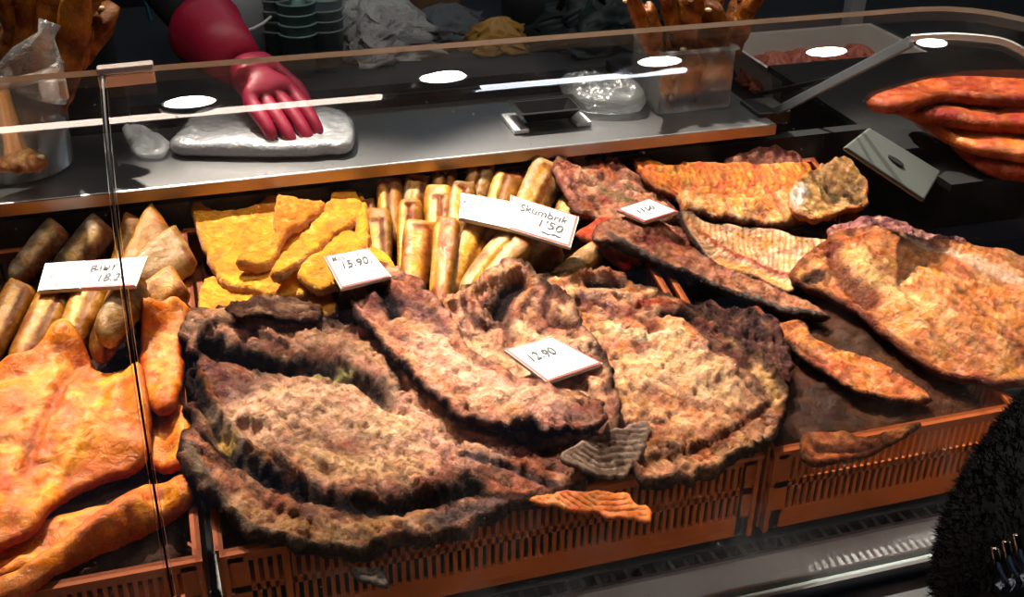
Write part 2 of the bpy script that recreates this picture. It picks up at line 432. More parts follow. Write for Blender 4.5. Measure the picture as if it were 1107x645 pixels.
    for f in FA:
        a = V[f[1]]-V[f[0]]; b = V[f[2]]-V[f[0]]
        if a[0]*b[1]-a[1]*b[0] < 0: f = f[::-1]
        faces.append(f); g = tuple(int(bm_[i]) for i in reversed(f))
        if set(g) != set(f): faces.append(g)
    me = bpy.data.meshes.new(name); me.from_pydata(verts.tolist(), [], faces); me.update()
    # colour
    C = np.array([lin(c) for c in cols]); x, y = V[:, 0], V[:, 1]
    t1 = sstep(-.25, .35, fbm(x, y, mixs, 4, seed+1))[:, None]; t2 = sstep(.1, .5, fbm(x, y, mixs*.45, 4, seed+2))[:, None]*speck
    c = C[0]*(1-t1)+C[1]*t1; c = c*(1-t2)+C[2]*t2
    if fold:
        k = (foldf(V)*fold[4])[:, None]; c = c*(1-k)+np.array(lin(ccol))*k
    if crack:
        k = (crackf(V)*crack)[:, None]; c = c*(1-k)+np.array(lin(ccol))*k
    if grain:            # fibres / rib lines: (polyline px axis, spacing m, colour, strength, dz already in strokes)
        ax, sp_, gc, gs = grain; a_ = on_plane(np.array(ax)[:, 0].astype(float), np.array(ax)[:, 1].astype(float), w+T, z0)
        dv = (a_[-1]-a_[0]); dv /= np.linalg.norm(dv); u = (V-a_[0])@dv; v_ = (V-a_[0])@np.array([-dv[1], dv[0]])
        s_ = .5+.5*np.sin(2*np.pi*(u/sp_+abs(v_)*12*.0+abs(v_)/sp_*.35+fbm(x, y, .03, 2, seed+6)*.6)); k = (sstep(.55, .9, s_)*gs*sstep(.002, .008, d))[:, None]
        c = c*(1-k)+np.array(lin(gc))*k
        zadd = -.0012*k[:, 0]; co = verts; co[:n, 2] += zadd*(~bidx); me.vertices.foreach_set('co', co.ravel())
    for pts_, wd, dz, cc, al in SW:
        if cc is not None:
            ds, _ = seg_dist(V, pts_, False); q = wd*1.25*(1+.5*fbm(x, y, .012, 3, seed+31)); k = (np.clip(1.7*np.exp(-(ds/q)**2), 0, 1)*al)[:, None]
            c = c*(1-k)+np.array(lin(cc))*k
    if rim_col is not None:
        k = (1-sstep(0, 1, (d+fbm(x, y, .015, 3, seed+3)*rim_w*.5)/rim_w))[:, None]; c = c*(1-k)+np.array(lin(rim_col))*k
    cf = np.concatenate([c, c[free]*.9 if rim_col is None else np.tile(np.array(lin(rim_col)), (len(free), 1))])
    ca = me.color_attributes.new('Col', 'FLOAT_COLOR', 'POINT'); ca.data.foreach_set('color', np.column_stack([np.clip(cf, 0, 1), np.ones(len(cf))]).ravel())
    return link(name, me, m or FISH, parent, smooth)
SPOT_GLOW=80; TUBE_GLOW=18; SPOTW=[8,10,10,8,22]; STALLW=5; KEYW=[130,600,650,500]; SKY=.05
# ================================================================== the hall
def struct(name, mb, m): o = mb.build(name, m); o['kind'] = 'structure'; return o
CONC = mat('floor_concrete', (70, 66, 62), .7, vary=.3, vscale=3, bump=.001)
DARKW = mat('dark_wall_paint', (26, 28, 34), .8, vary=.2, vscale=2)
struct('floor', MB().box(-3, 5, -3, 5, -.05, 0), CONC)
struct('ceiling', MB().box(-3, 5, -3, 5, 3.2, 3.25), DARKW)
struct('wall_back', MB().box(-3, 5, 5, 5.05, 0, 3.2), DARKW)
struct('wall_left', MB().box(-3.05, -3, -3, 5, 0, 3.2), DARKW)
struct('wall_right', MB().box(5, 5.05, -3, 5, 0, 3.2), DARKW)

# ================================================================== the display case
case = empty('display_case', (.2, 1.0, 0)); tag(case, 'long refrigerated fish counter with black inner walls, vent strip and steel front sill', 'display case')
MB().box(-1.2, 1.9, .79, 1.27, .60, .83, 0).box(-1.2, 1.9, .79, 1.27, .80, .828, RS).build('deck', BLACK, case)
MB().box(-1.2, .93, 1.285, 1.305, .60, 1.073).build('inner_back_wall', BLACK, case)
MB().box(-1.2, 1.9, .60, 1.30, .0, .60).build('cabinet_base', BLACK, case)
g = MB().box(-1.2, 1.9, .768, .788, .62, .815)
for i in range(190): x = -1.2+i*.0163; g.box(x, x+.0045, .770, .785, .813, .832)
for y in (.766, .785): g.box(-1.2, 1.9, y, y+.004, .813, .834)
g.build('vent_strip', GRILLE, case)
sill = MB(); prof = [(.765, .835), (.758, .838), (.70, .830), (.672, .822), (.655, .806), (.648, .78), (.646, .60), (.66, .60), (.66, .79), (.765, .815)]
k = len(prof)
for x in (-1.2, 1.9):
    for y, z in prof: sill.v.append((x, y, z))
for i in range(k): sill.f.append((i, (i+1) % k, k+(i+1) % k, k+i))
sill.f += [tuple(range(k)), tuple(range(k, 2*k))]
sill.build('front_sill', mat('sill_steel', (150, 152, 156), .42, .8, bump=.0004, bscale=60, vary=.15), case)
MB().box(-1.2, 1.9, .698, .7025, .828, .845).box(-1.2, 1.9, .7135, .717, .828, .845).build('glass_channel', STEEL, case)

# worktop ledge behind
shelf = empty('serving_ledge', (.1, 1.38, 1.09)); tag(shelf, 'stainless steel serving ledge running behind the fish display', 'worktop')
MB().box(-1.2, .765, 1.275, 1.475, 1.090, 1.100).build('ledge_top', STEEL, shelf, bevel=.0015)
MB().box(-1.2, .765, 1.272, 1.278, 1.085, 1.0995).build('front_lip', mat('lip_steel', (150, 138, 128), .3, 1), shelf)
MB().box(-1.2, .765, 1.47, 1.476, 1.06, 1.118).build('rear_upstand', STEELD, shelf)
MB().box(-1.2, .76, 1.312, 1.46, .0, 1.088).build('ledge_support', BLACK, shelf)

# ------------------------------------------------------------------ glass
def bez(p, n=40):
    p = np.array(p); t = np.linspace(0, 1, n)[:, None]
    return p[0]*(1-t)**3+3*p[1]*t*(1-t)**2+3*p[2]*t*t*(1-t)+p[3]*t**3
PS = bez([(.705, .840), (.705, 1.22), (.835, 1.298), (.967, 1.345)])
def glass_panel(name, st, prof, th=.006, mt=None, parent=None):
    nx = len(st)
    P = np.array(prof); T = np.gradient(P, axis=0); T /= np.linalg.norm(T, axis=1)[:, None]; Nn = np.stack([-T[:, 1], T[:, 0]], 1)
    A = P; B = P-Nn*th; n = len(P); v = []; f = []
    for i in range(nx):
        x, yx, zx = st[i]
        for Q in (A, B):
            for y, z in Q: v.append((x, y+yx*(z-.84)/.5, z+zx*(z-.84)/.5))
    for i in range(nx-1):
        o = i*2*n; p = o+2*n
        for j in range(n-1):
            f.append((o+j, o+j+1, p+j+1, p+j)); f.append((o+n+j, p+n+j, p+n+j+1, o+n+j+1))
    m1 = MB(); m1.v = v; m1.f = f; pane = m1.build(name, mt or GLASS, parent, smooth=True)
    ed = MB(); ed.v = list(v); o = 0; p = (nx-1)*2*n
    for b in (o, p):
        for j in range(n-1): ed.f.append((b+j, b+j+1, b+n+j+1, b+n+j))
    for i in range(nx-1):
        o = i*2*n; q = o+2*n
        ed.f.append((o+n-1, o+2*n-1, q+2*n-1, q+n-1)); ed.f.append((o, q, q+n, o+n))
    ed.build('polished_edge', GEDGE, pane)
    return pane
gp = glass_panel('curved_glass_panel', [(-.066, 0, 0), (.3, 0, 0), (.70, 0, 0)]+[(.70+.03*k, -.16*(.03*k)**1.6, -.9*max(0, .03*k-.03)**1.9) for k in range(1, 21)], PS); tag(gp, 'main curved front glass of the fish counter, right of the joint', 'glass panel')
gl = glass_panel('curved_glass_panel', [(-1.15, 0, 0), (-.0712, 0, 0)], PS); tag(gl, 'left curved front glass panel of the counter, left of the joint', 'glass panel')
jm = MB()
for a, b in zip(PS, PS[1:]): jm.bar((-.0686, a[0]+.003, a[1]), (-.0686, b[0]+.003, b[1]), .004, .0016, (1, 0, 0))
jo = jm.build('glass_joint_seal', mat('seal_silicone', (60, 62, 62), .4), gp)
clip = empty('glass_clip', (-.07, .967, 1.345)); tag(clip, 'clear plastic clip capping the joint between two glass panels', 'clip')
CLIPM = mat('clip_plastic', (232, 214, 204), .2, spec=.8)
a = at_y(105, 76, .969); b = at_y(166, 70, .969)
MB().bar(a+Vector((0, -.004, .001)), b+Vector((0, -.004, .001)), .012, .006).build('cap', CLIPM, clip, bevel=.0015)
MB().bar(a+Vector((0, -.008, -.008)), b+Vector((0, -.008, -.008)), .003, .010).build('flange', CLIPM, clip, bevel=.001)

# end rim and strut
ER = [at_y(*p) for p in ((985, 41, 1.013), (1007, 39.5, 1.0), (1030, 39, .99), (1060, 41, .975), (1085, 45, .965), (1107, 56, .95), (1135, 80, .93))]
ER = [Vector(p) for p in smooth_poly([tuple(p) for p in ER], 4, False)]
em = MB()
for p, q in zip(ER, ER[1:]): em.bar(p, q, .006, .006)
erim = em.build('glass_end_rim', mat('rim_glass', (214, 216, 214), .2, spec=.9)); tag(erim, 'pale curved glass rim continuing the grey strut to the right edge', 'glass rim')
st = empty('support_strut', tuple(at_y(838, 122, 1.31))); tag(st, 'flat grey metal strut rising from the ledge corner to the end glass', 'strut')
s0 = at_y(838, 121, 1.31); s1 = at_y(985, 45, 1.015)
STR = mat('strut_metal', (112, 120, 128), .38, .7)
MB().bar(s0, s1, .006, .012, (0, 0, 1)).build('flat_bar', STR, st, bevel=.001)
MB().bar(at_y(815, 103, 1.42), at_y(905, 84, 1.3), .006, .006).build('thin_rod', BLACKP, st)
MB().box(s0.x-.03, s0.x+.02, s0.y-.01, s0.y+.05, 1.088, 1.106).build('foot_bracket', BLACKP, st, bevel=.002)

# ------------------------------------------------------------------ lamps above (seen mirrored in the glass)
def reflect_to(px, py, z, P=PS):
    d = ray(px, py); m_ = d[2]/d[1]; best = None
    for i in range(len(P)-1):
        (y0, z0), (y1, z1) = P[i], P[i+1]; f = lambda y, zz: zz-(CAM[2]+m_*y)
        a, b = f(y0, z0), f(y1, z1)
        if a*b <= 0:
            u = a/(a-b+1e-12); y = y0+(y1-y0)*u; t = y/d[1]; hit = CAM+t*d
            # smooth normal
            def nr(k): k = min(max(k, 1), len(P)-2); T = np.array(P[k+1])-np.array(P[k-1]); T /= np.linalg.norm(T); return np.array([0, -T[1], T[0]])
            n = nr(i)*(1-u)+nr(i+1)*u; n /= np.linalg.norm(n); best = (hit, d-2*(d@n)*n)
    hit, r = best; t = (z-hit[2])/r[2]; return Vector(hit+t*r)
LAMP = mat('lamp_glow', (255, 244, 226), emit=SPOT_GLOW); TUBEM = mat('tube_glow', (255, 236, 218), emit=TUBE_GLOW); TUBEC = mat('tube_glow_cool', (236, 242, 255), emit=TUBE_GLOW)
HOUS = mat('lamp_housing', (60, 60, 62), .4, .5)
names = ['leftmost', 'second', 'third', 'fourth', 'rightmost']
SPOTS = []
for i, (px, py) in enumerate([(205, 110), (480, 83), (714, 66), (893, 56), (1010, 46)]):
    p = reflect_to(px, py, 2.40)
    SPOTS.append(p)
for i, p in enumerate(SPOTS):
    t = empty('ceiling_spotlight', p); tag(t, 'round ceiling spotlight over the counter, %s of the row' % names[i], 'spotlight', 'spotlights above the counter')
    MB().lathe(p, [(.001, .16), (.05, .16), (.06, .10), (.062, .012), (.052, .0), (.048, .012), (.001, .014)]).build('housing', HOUS, t, True)
    MB().lathe(p, [(.046, .010), (.044, .004), (.02, .001), (.001, 0.)]).build('lens', LAMP, t, True)
    MB().tube([p+Vector((0, 0, .15)), Vector((p.x, p.y, 3.2))], .008).build('stem', BLACKP, t)
for i, (u, v, m_) in enumerate([((-60, 146), (411, 105), TUBEM), ((515, 95), (736, 77), TUBEC)]):
    a = reflect_to(*u, 2.62); b = reflect_to(*v, 2.62)
    if i == 0: a = b+(a-b).normalized()*1.2
    y = (a.y+b.y)/2; a.y = b.y = y
    t = empty('tube_light', (a+b)/2); tag(t, ['warm white fluorescent tube lamp above the left half of the counter', 'short cool white fluorescent tube lamp above the middle of the counter'][i], 'tube light')
    MB().tube([a, b], .030).build('tube', m_, t, True)
    MB().box(a.x-.03, b.x+.03, y-.03, y+.03, 2.655, 2.69).build('fixture', HOUS, t)
    MB().box(a.x-.03, a.x, y-.02, y+.02, 2.585, 2.65).build('end_socket', WHITEP, t); MB().box(b.x, b.x+.03, y-.02, y+.02, 2.585, 2.65).build('end_socket', WHITEP, t)
    MB().tube([(a.x+.1, y, 2.69), (a.x+.1, y, 3.2)], .004).build('hanger', BLACKP, t); MB().tube([(b.x-.1, y, 2.69), (b.x-.1, y, 3.2)], .004).build('hanger', BLACKP, t)

def light(name, kind, loc, energy, target=None, size=.1, color=(1, 1, 1), angle=60, blend=.5, sy=None):
    ld = bpy.data.lights.new(name, kind); ld.energy = energy; ld.color = color
    if kind == 'SPOT': ld.spot_size = math.radians(angle); ld.spot_blend = blend; ld.shadow_soft_size = size
    if kind == 'AREA': ld.size = size; ld.shape = 'RECTANGLE' if sy else 'SQUARE'; ld.size_y = sy or size
    if kind == 'SUN': ld.angle = math.radians(size)
    o = bpy.data.objects.new(name, ld); COL.objects.link(o); o.location = loc
    if target is not None:
        o.rotation_euler = (Vector(target)-Vector(loc)).to_track_quat('-Z', 'Y').to_euler()
    return o
for i, p in enumerate(SPOTS):
    tgt = Vector((p.x, 1.0, .95)) if i < 4 else Vector((1.15, 1.25, 1.05)); light('spot_beam', 'SPOT', p+Vector((0, 0, -.02)), SPOTW[i], tgt, .035, (1, .93, .84), 46, .35)
for i, x in enumerate((-.30, .12, .54, .96)): light('counter_floodlight', 'SPOT', (x-.25, 2.12, 2.72), KEYW[i], (x, .87, .97), .022, (1, .87, .73), 24, .5)
blocker_rail = empty('lamp_blocker_rail', (.33, 2.15, 2.77)); tag(blocker_rail, 'unseen overhead lamp rail with an added dark board blocking light from the crate fronts', 'lamp rail')
MB().box(-.8, 1.5, 2.13, 2.17, 2.77, 2.81).build('rail', HOUS, blocker_rail); MB().box(-.8, 1.5, 1.80, 1.923, 2.47, 2.476).build('light_blocker', BLACKP, blocker_rail)  # unseen board added to keep the floodlights off the crate fronts
for x in (-.75, .35, 1.45):
    MB().bar((x, 2.15, 2.79), (x, 1.86, 2.476), .01, .01).build('bracket', HOUS, blocker_rail); MB().box(x-.006, x+.006, 2.144, 2.156, 2.81, 3.2).build('hanging_rod', HOUS, blocker_rail)
for i, x in enumerate((-.30, .12, .54, .96)):
    MB().lathe((x-.25, 2.12, 2.73), [(.001, .05), (.03, .05), (.034, .0), (.030, .0), (.027, .035), (.001, .035)]).build('floodlight_head', HOUS, blocker_rail, True)
w = bpy.data.worlds.new('world'); SC.world = w; w.use_nodes = True
w.node_tree.nodes['Background'].inputs[0].default_value = (.35, .5, .8, 1); w.node_tree.nodes['Background'].inputs[1].default_value = SKY
light('stall_light', 'AREA', (1.0, 3.2, 3.1), STALLW, (.8, 2.4, .9), 1.0, (.8, .92, 1))
vs = SC.view_settings; vs.view_transform = 'Standard'; vs.look = 'None'; vs.gamma = 1; vs.use_curve_mapping = False; vs.exposure = 0

# ================================================================== crates
def crate(x0, x1, label):
    t = empty('slotted_crate', ((x0+x1)/2, 1.02, rim(1.02)-.11)); tag(t, label, 'crate', 'orange plastic crates under the fish')
    def wall(axis, c0, c1, pos, th, nm):
        m = MB(); n = int((c1-c0-.04)/.0085); 
        def bx(u0, u1, z0, z1, t0=0, t1=0):
            if axis == 'x': m.box(u0, u1, pos-t0, pos+th+t1, RZ+z0, RZ+z1, RS)
            else: m.box(pos-t0, pos+th+t1, u0, u1, RZ+z0, RZ+z1, RS)
        bx(c0, c1, -.108, -.082); bx(c0, c1, -.052, -.044); bx(c0, c1, -.014, 0); bx(c0, c1, -.004, .0, .004, .0)
        bx(c0, c0+.02, -.108, 0); bx(c1-.02, c1, -.108, 0)
        for i in range(n+1): u = c0+.02+i*.0085; bx(u, u+.004, -.082, -.014)
        bx(c0+.001, c0+.006, -.108, 0, .003); bx(c1-.006, c1-.001, -.108, 0, .003)
        if axis == 'x' and c1-c0 > .3:
            bx(c0+.055, c0+.061, -.108, 0, .003); 
        return m.build(nm, CRATE, t)
    wall('x', x0, x1, CY0, .004, 'front_side'); wall('x', x0, x1, CY1-.004, .004, 'rear_side')
    wall('y', CY0+.004, CY1-.004, x0, .004, 'end_side'); wall('y', CY0+.004, CY1-.004, x1-.004, .004, 'end_side')
    f = MB(); f.box(x0+.004, x1-.004, CY0+.004, CY1-.004, RZ-.052, RZ-.047, RS); f.build('bottom_tray', CRATE, t)
    return t
crate(*CRATES[0], 'orange slotted plastic crate at the left end under the golden fish')
crate(*CRATES[1], 'orange slotted plastic crate in the middle under the big split fish')
crate(*CRATES[2], 'orange slotted plastic crate at the right end under the dark fish')
# ================================================================== food in the crates, bottom layer first
F1 = 'golden breaded fillets heaped in the crate'; ROLL = 'small golden headless smoked fish in rows'
OR3 = ((226, 150, 60), (214, 126, 42), (240, 178, 90)); 
def fill(name, label, cat, group=None, **k):
    out = k.pop('out'); o = slab(name, out, **k); tag(o, label, cat, group); return o
BR = (52, 28, 18); OUTSK = (48, 32, 24)

# hidden carriers: a first layer that fills each crate under the visible pieces
under = [(wh, [px_of(x, y, -.033) for x, y in ((x0, CY0+.016), (x1, CY0+.016), (x1, 1.02), (x1, CY1-.02), ((x0+x1)/2, CY1-.02), (x0, CY1-.02), (x0, 1.02))])
         for wh, x0, x1 in (('left', -.6, -.06), ('middle', -.015, .497), ('right', .54, .805))]
for i, (wh, o_) in enumerate(under):
    fill('fish_fillet_layer', 'dark layer of packed smoked fish at the bottom of the %s crate' % wh, 'fish', out=o_, w=-.045, T=.022, e=.01, amp=.004, m=SKIN,
         cols=((52, 30, 18), (36, 22, 16), (26, 16, 14)), res=.008, sm=1, seed=i, rough=.004, lift=0)

PINK = ((206, 138, 106), (176, 98, 78), (226, 178, 140))
def rough_piece(label, out, w, seed, cols=PINK, **k):
    a = dict(T=.012, e=.006, amp=.005, nsc=.03, rough=.006, jag=.005, rim_col=(120, 60, 48), rim_w=.004, res=.003, mixs=.014, speck=.9, crack=.6, rigid=.5, curl=.002); a.update(k)
    return fill('smoked_fish_piece', label, 'fish', out=out, w=w, seed=seed, cols=cols, **a)
rough_piece('dark pink fish scrap behind the grey smoked fish', [(533, 174), (560, 176), (584, 173), (596, 190), (580, 205), (540, 200)], .0, 51, cols=((160, 84, 76), (130, 60, 58), (190, 120, 100)))

# ---- rolled small fish
def small_fish(top, bot, r, label, w=.0, tone=0, taper=.75, slit=.0, seed=0, hollow=True, lift=0, bend=0):
    a = np.array(top, float); b = np.array(bot, float); d = b-a; L = np.linalg.norm(d); d /= L; n = np.array([-d[1], d[0]])
    if n[0] < 0: n = -n
    r = r*1.06; out = []
    for t, k in ((0, .72), (.02, .95), (.12, 1.08), (.4, 1.05), (.75, .92), (1, taper)): out.append(a+d*L*t+n*(r*k+bend*math.sin(t*3.1)))
    out.append(b+d*r*.5)
    for t, k in ((1, taper), (.75, .92), (.4, 1.05), (.12, 1.08), (.02, .95), (0, .72)): out.append(a+d*L*t-n*(r*k-bend*math.sin(t*3.1)))
    rm = r/1020.0
    g = [((164, 106, 40), (118, 68, 24), (190, 140, 72)), ((146, 110, 66), (96, 68, 42), (176, 144, 98)), ((104, 84, 62), (70, 54, 40), (140, 120, 92))][tone]
    st = []
    if slit is not None:
        s = n*r*slit
        st.append(([a+s+d*2, a+s+d*L*.5, b+s*.6], 2.4, -5.5, (84, 38, 16), .95))
        st.append(([a+s*.5-n*r*.5+d*3, a+s*.5-n*r*.45+d*L*.7], r*.25, -.8, (232, 176, 90), .4))
    if hollow: st.append(([a-n*r*.35+d*1.5, a+n*r*.35+d*1.5], 3.2, -3.0, (112, 58, 34), .85))
    st.append(([a+n*r*.95+d*3, b+n*r*.8], 3.0, 0, (84, 66, 46), .7))
    return fill('smoked_herring', label, 'fish', ROLL, out=[tuple(p) for p in out], w=w, T=rm*1.75, e=rm*1.05, amp=.0012, nsc=.02, m=GOLD, cols=g, strokes=st, res=.0026, seed=seed,
                jag=.0006, rigid=.9, stiff=2, mixs=.03, speck=.35, lift=lift)
S = small_fish
# middle rows, back to front
S((397, 217), (402, 250), 8, 'tiny golden smoked fish end beside the yellow fillets, far left of the middle row', -.01, 0, seed=1)
S((421, 196), (424, 262), 13, 'golden split smoked fish standing second in the back row behind the price tag 15.90', -.01, 0, slit=-.15, seed=2)
S((451, 191), (446, 250), 12, 'pale smoked fish with silver skin in the middle of the back row', -.01, 1, slit=.5, seed=3)
S((481, 183), (478, 245), 12.5, 'golden smoked fish topmost of the back row, left of the blank tag', -.01, 0, slit=.1, seed=4)
S((522, 177), (508, 240), 13.5, 'tilted smoked fish with a pointed top right behind the blank tag', -.01, 1, slit=-.2, seed=5)
S((552, 185), (530, 250), 16, 'plump golden smoked fish behind the gap between the two middle tags', -.01, 0, slit=-.2, seed=6)
S((596, 180), (560, 250), 18, 'large smoked fish with grey skin behind the handwritten middle tag', -.01, 1, slit=.2, seed=7)
S((622, 207), (600, 262), 15, 'grey-beige smoked fish leaning right, beside the red crumbly fillet', -.01, 1, slit=.4, seed=8)
S((408, 236), (412, 300), 13.5, 'golden smoked fish tucked behind the corner of the price tag 15.90', .0, 0, slit=.3, seed=9)
S((444, 218), (441, 320), 12.5, 'golden smoked fish with a dark open belly end, front row third from left', .0, 0, slit=-.1, seed=10)
S((474, 211), (474, 300), 14, 'golden smoked fish in the front row below the topmost one', .0, 0, slit=.1, seed=11)
S((502, 200), (492, 290), 12.5, 'slender smoked fish partly under the left end of the blank tag', .0, 1, slit=.1, seed=12)
S((600, 262), (552, 300), 17, 'dark brown smoked fish under the handwritten middle tag', .0, 2, slit=.3, seed=13)
S((530, 236), (488, 330), 16, 'long golden smoked fish running down from under the blank tag', .005, 0, slit=-.1, seed=14)
S((566, 256), (505, 330), 16, 'long pale golden fish slanting down left from the handwritten tag', .01, 1, slit=-.6, seed=15)
S((456, 243), (448, 318), 17, 'broad golden smoked fish at the front of the middle row', .02, 0, slit=.55, seed=16)
S((484, 239), (474, 334), 12.5, 'long golden smoked fish with a dark seam at the front of the middle row', .02, 0, slit=-.75, seed=17)
S((648, 268), (585, 300), 13, 'pale smoked fish lying crosswise at the right end of the middle row', .012, 1, slit=None, seed=18, hollow=False)
# left rows
S((66, 245), (16, 300), 13, 'dark grey smoked fish at the far back of the left crate', -.01, 2, slit=.2, seed=21)
S((114, 243), (66, 295), 15, 'dark brown smoked fish behind the left white tag', -.01, 2, slit=.2, seed=22)
S((150, 247), (128, 290), 13, 'golden smoked fish just right of the glass joint at the back', -.01, 0, slit=0, seed=23)
S((181, 257), (140, 310), 14, 'golden smoked fish second from right at the back of the left crate', -.01, 0, slit=.1, seed=24)
S((204, 270), (140, 325), 15, 'golden smoked fish rightmost at the back of the left crate', 0, 1, slit=None, seed=25)
S((198, 307), (150, 345), 15, 'smoked fish with a wrinkled open end beside the yellow fillets', 0, 0, slit=0, seed=26)
S((150, 322), (108, 385), 17, 'golden smoked fish in front of the glass joint, left crate', 0, 0, slit=-.2, seed=27)
S((160, 345), (118, 395), 13, 'pale golden smoked fish nearest the orange skin piece, left crate', .01, 1, slit=.2, seed=28)
S((26, 308), (-14, 385), 15, 'golden smoked fish at the left edge of the picture', .01, 0, slit=.1, seed=29)
S((66, 313), (20, 395), 17, 'golden smoked fish in front of the blank half of the left tag', .01, 0, slit=0, seed=30)
S((104, 306), (74, 375), 18, 'broad golden smoked fish in front of the written half of the left tag', .01, 0, slit=-.1, seed=31)

# ---- yellow fillets
def fillet(label, out, w, seed, lift=0.0, T=.014, rimc=(206, 160, 128)):
    return fill('breaded_fillet', label, 'fish fillet', F1, out=out, w=w, T=T, e=.0022, amp=.003, nsc=.05, rigid=.85, m=CRUMB, cols=((222, 148, 48), (206, 124, 30), (234, 172, 84)),
                rim_col=rimc, rim_w=.003, res=.0026, seed=seed, rough=.0014, jag=.0035, stiff=5, mixs=.02, speck=.8, sm=3, lift=lift)
fillet('small yellow breaded fillet corner low in the heap beside the dark fish', [(332, 308), (357, 315), (366, 342), (336, 342)], .0, 41)
fillet('yellow breaded fillet lowest at the left of the heap', [(214, 330), (221, 308), (239, 304), (268, 318), (290, 333), (262, 350), (216, 352)], .0, 42)
fillet('yellow breaded fillet edge standing behind the diagonal fillet', [(384, 214), (394, 214), (401, 268), (386, 270)], .0, 43)
fillet('largest yellow breaded fillet with a concave top edge', [(209, 234), (218, 233), (233, 241), (257, 242), (282, 234), (296, 228), (330, 240), (345, 290), (336, 322), (300, 326), (268, 319), (250, 318), (238, 309), (226, 289), (213, 262)], .012, 44)
fillet('yellow breaded fillet lying under the price tag 15.90', [(321, 298), (333, 283), (345, 277), (354, 268), (371, 255), (386, 256), (398, 268), (416, 274), (433, 295), (430, 305), (404, 309), (368, 311), (348, 316), (333, 311), (323, 303)], .015, 45)
fillet('narrow yellow breaded fillet pointing up right over the largest one', [(256, 285), (265, 275), (289, 268), (297, 253), (296, 240), (298, 216), (302, 213), (318, 217), (333, 220), (345, 221), (353, 224), (346, 235), (321, 249), (309, 260), (298, 286), (283, 292), (268, 291)], .03, 46)
fillet('topmost yellow breaded fillet, a long diagonal strip', [(292, 299), (298, 289), (310, 274), (327, 257), (345, 239), (357, 218), (363, 212), (386, 211), (393, 236), (380, 247), (357, 263), (339, 278), (315, 296), (301, 301)], .045, 47, T=.016)

# ---- pieces at the back right
rough_piece('crumbly brown fish piece at the back wall above the orange strip', [(781, 183), (800, 178), (830, 172), (850, 178), (866, 188), (858, 202), (800, 202)], .0, 53, cols=((140, 84, 68), (104, 58, 50), (176, 110, 80)))
rough_piece('crumbly pinkish fish fillet behind the small tag, coated in spice', [(598, 178), (625, 168), (655, 165), (668, 175), (680, 187), (704, 203), (726, 222), (732, 240), (700, 246), (650, 244), (622, 232), (606, 205)], .0, 52,
            strokes=[([(650, 205), (680, 215)], 7, 0, (110, 96, 50), .7), ([(640, 175), (660, 190)], 5, 0, (216, 110, 60), .6), ([(690, 195), (725, 222)], 4, -2, (90, 48, 36), .8)])
rough_piece('bright red-orange fish flesh left of the long dark fin', [(622, 238), (645, 228), (672, 232), (694, 248), (700, 275), (676, 290), (650, 270), (632, 256)], .008, 54, cols=((230, 92, 40), (206, 60, 28), (240, 150, 80)), rough=.003,
            strokes=[([(655, 270), (690, 285)], 7, 0, (170, 20, 16), .9)])
rough_piece('orange ribbed fish strip stretching along the back right', [(682, 183), (700, 182), (730, 189), (780, 195), (840, 193), (872, 196), (876, 212), (860, 226), (820, 232), (790, 236), (752, 231), (735, 220), (710, 209), (690, 196)], .008, 55,
            cols=((236, 138, 52), (214, 102, 34), (246, 182, 96)), rough=.0015, grain=([(740, 200), (870, 205)], .0085, (180, 70, 20), .65), res=.0024, strokes=[([(690, 190), (740, 212), (760, 222)], 3, -2.5, (120, 44, 16), .7), ([(690, 187), (730, 198)], 6, 2, (214, 84, 34), .6)])
rough_piece('yellow-orange fish flank below the ribbed strip', [(730, 224), (760, 226), (800, 230), (840, 224), (872, 226), (868, 244), (835, 248), (790, 245), (750, 240)], .004, 56, cols=((228, 158, 96), (206, 120, 66), (238, 190, 140)), rough=.003)
rough_piece('cut fish head with a square open collar at the far right of the back row', [(860, 200), (880, 189), (911, 177), (926, 189), (938, 215), (932, 232), (905, 236), (880, 246), (856, 238), (850, 222)], .012, 57,
            cols=((198, 148, 92), (150, 110, 60), (222, 180, 120)), rim_col=(196, 108, 44), rim_w=.005, curl=.008, cw=.008,
            strokes=[([(895, 205), (905, 215)], 6, -6, (60, 50, 24), .9), ([(915, 212), (925, 222)], 5, -4, (54, 40, 24), .8), ([(866, 205), (850, 240)], 6, 1, (206, 192, 184), .8)])

# ---- open kippers, right
def kipper(label, out, w, seed, cols=((214, 158, 116), (184, 122, 82), (230, 190, 150)), name='split_smoked_fish', **k):
    a = dict(T=.010, e=.005, amp=.005, nsc=.045, rough=.0025, jag=.003, rim_col=BR, rim_w=.006, res=.003, mixs=.02, speck=.6, crack=.5, curl=.004, cw=.01, rigid=.5); a.update(k)
    return fill(name, label, 'fish', out=out, w=w, seed=seed, cols=cols, **a)
kipper('brown split fish with a long dark back edge below the small tag', [(640, 262), (655, 240), (700, 236), (735, 243), (762, 280), (830, 312), (880, 333), (896, 348), (860, 346), (800, 326), (740, 304), (690, 282), (662, 268)], .01, 61,
       cols=((176, 112, 82), (140, 78, 58), (206, 150, 112)), rough=.004,
       strokes=[([(660, 255), (690, 275), (740, 298), (800, 320), (890, 345)], 5, 5, (92, 78, 70), .95), ([(664, 262), (700, 284), (740, 302), (800, 325), (885, 346)], 2.2, 2, (40, 34, 36), .9), ([(690, 258), (740, 262)], 8, -4, (92, 40, 34), .8)])
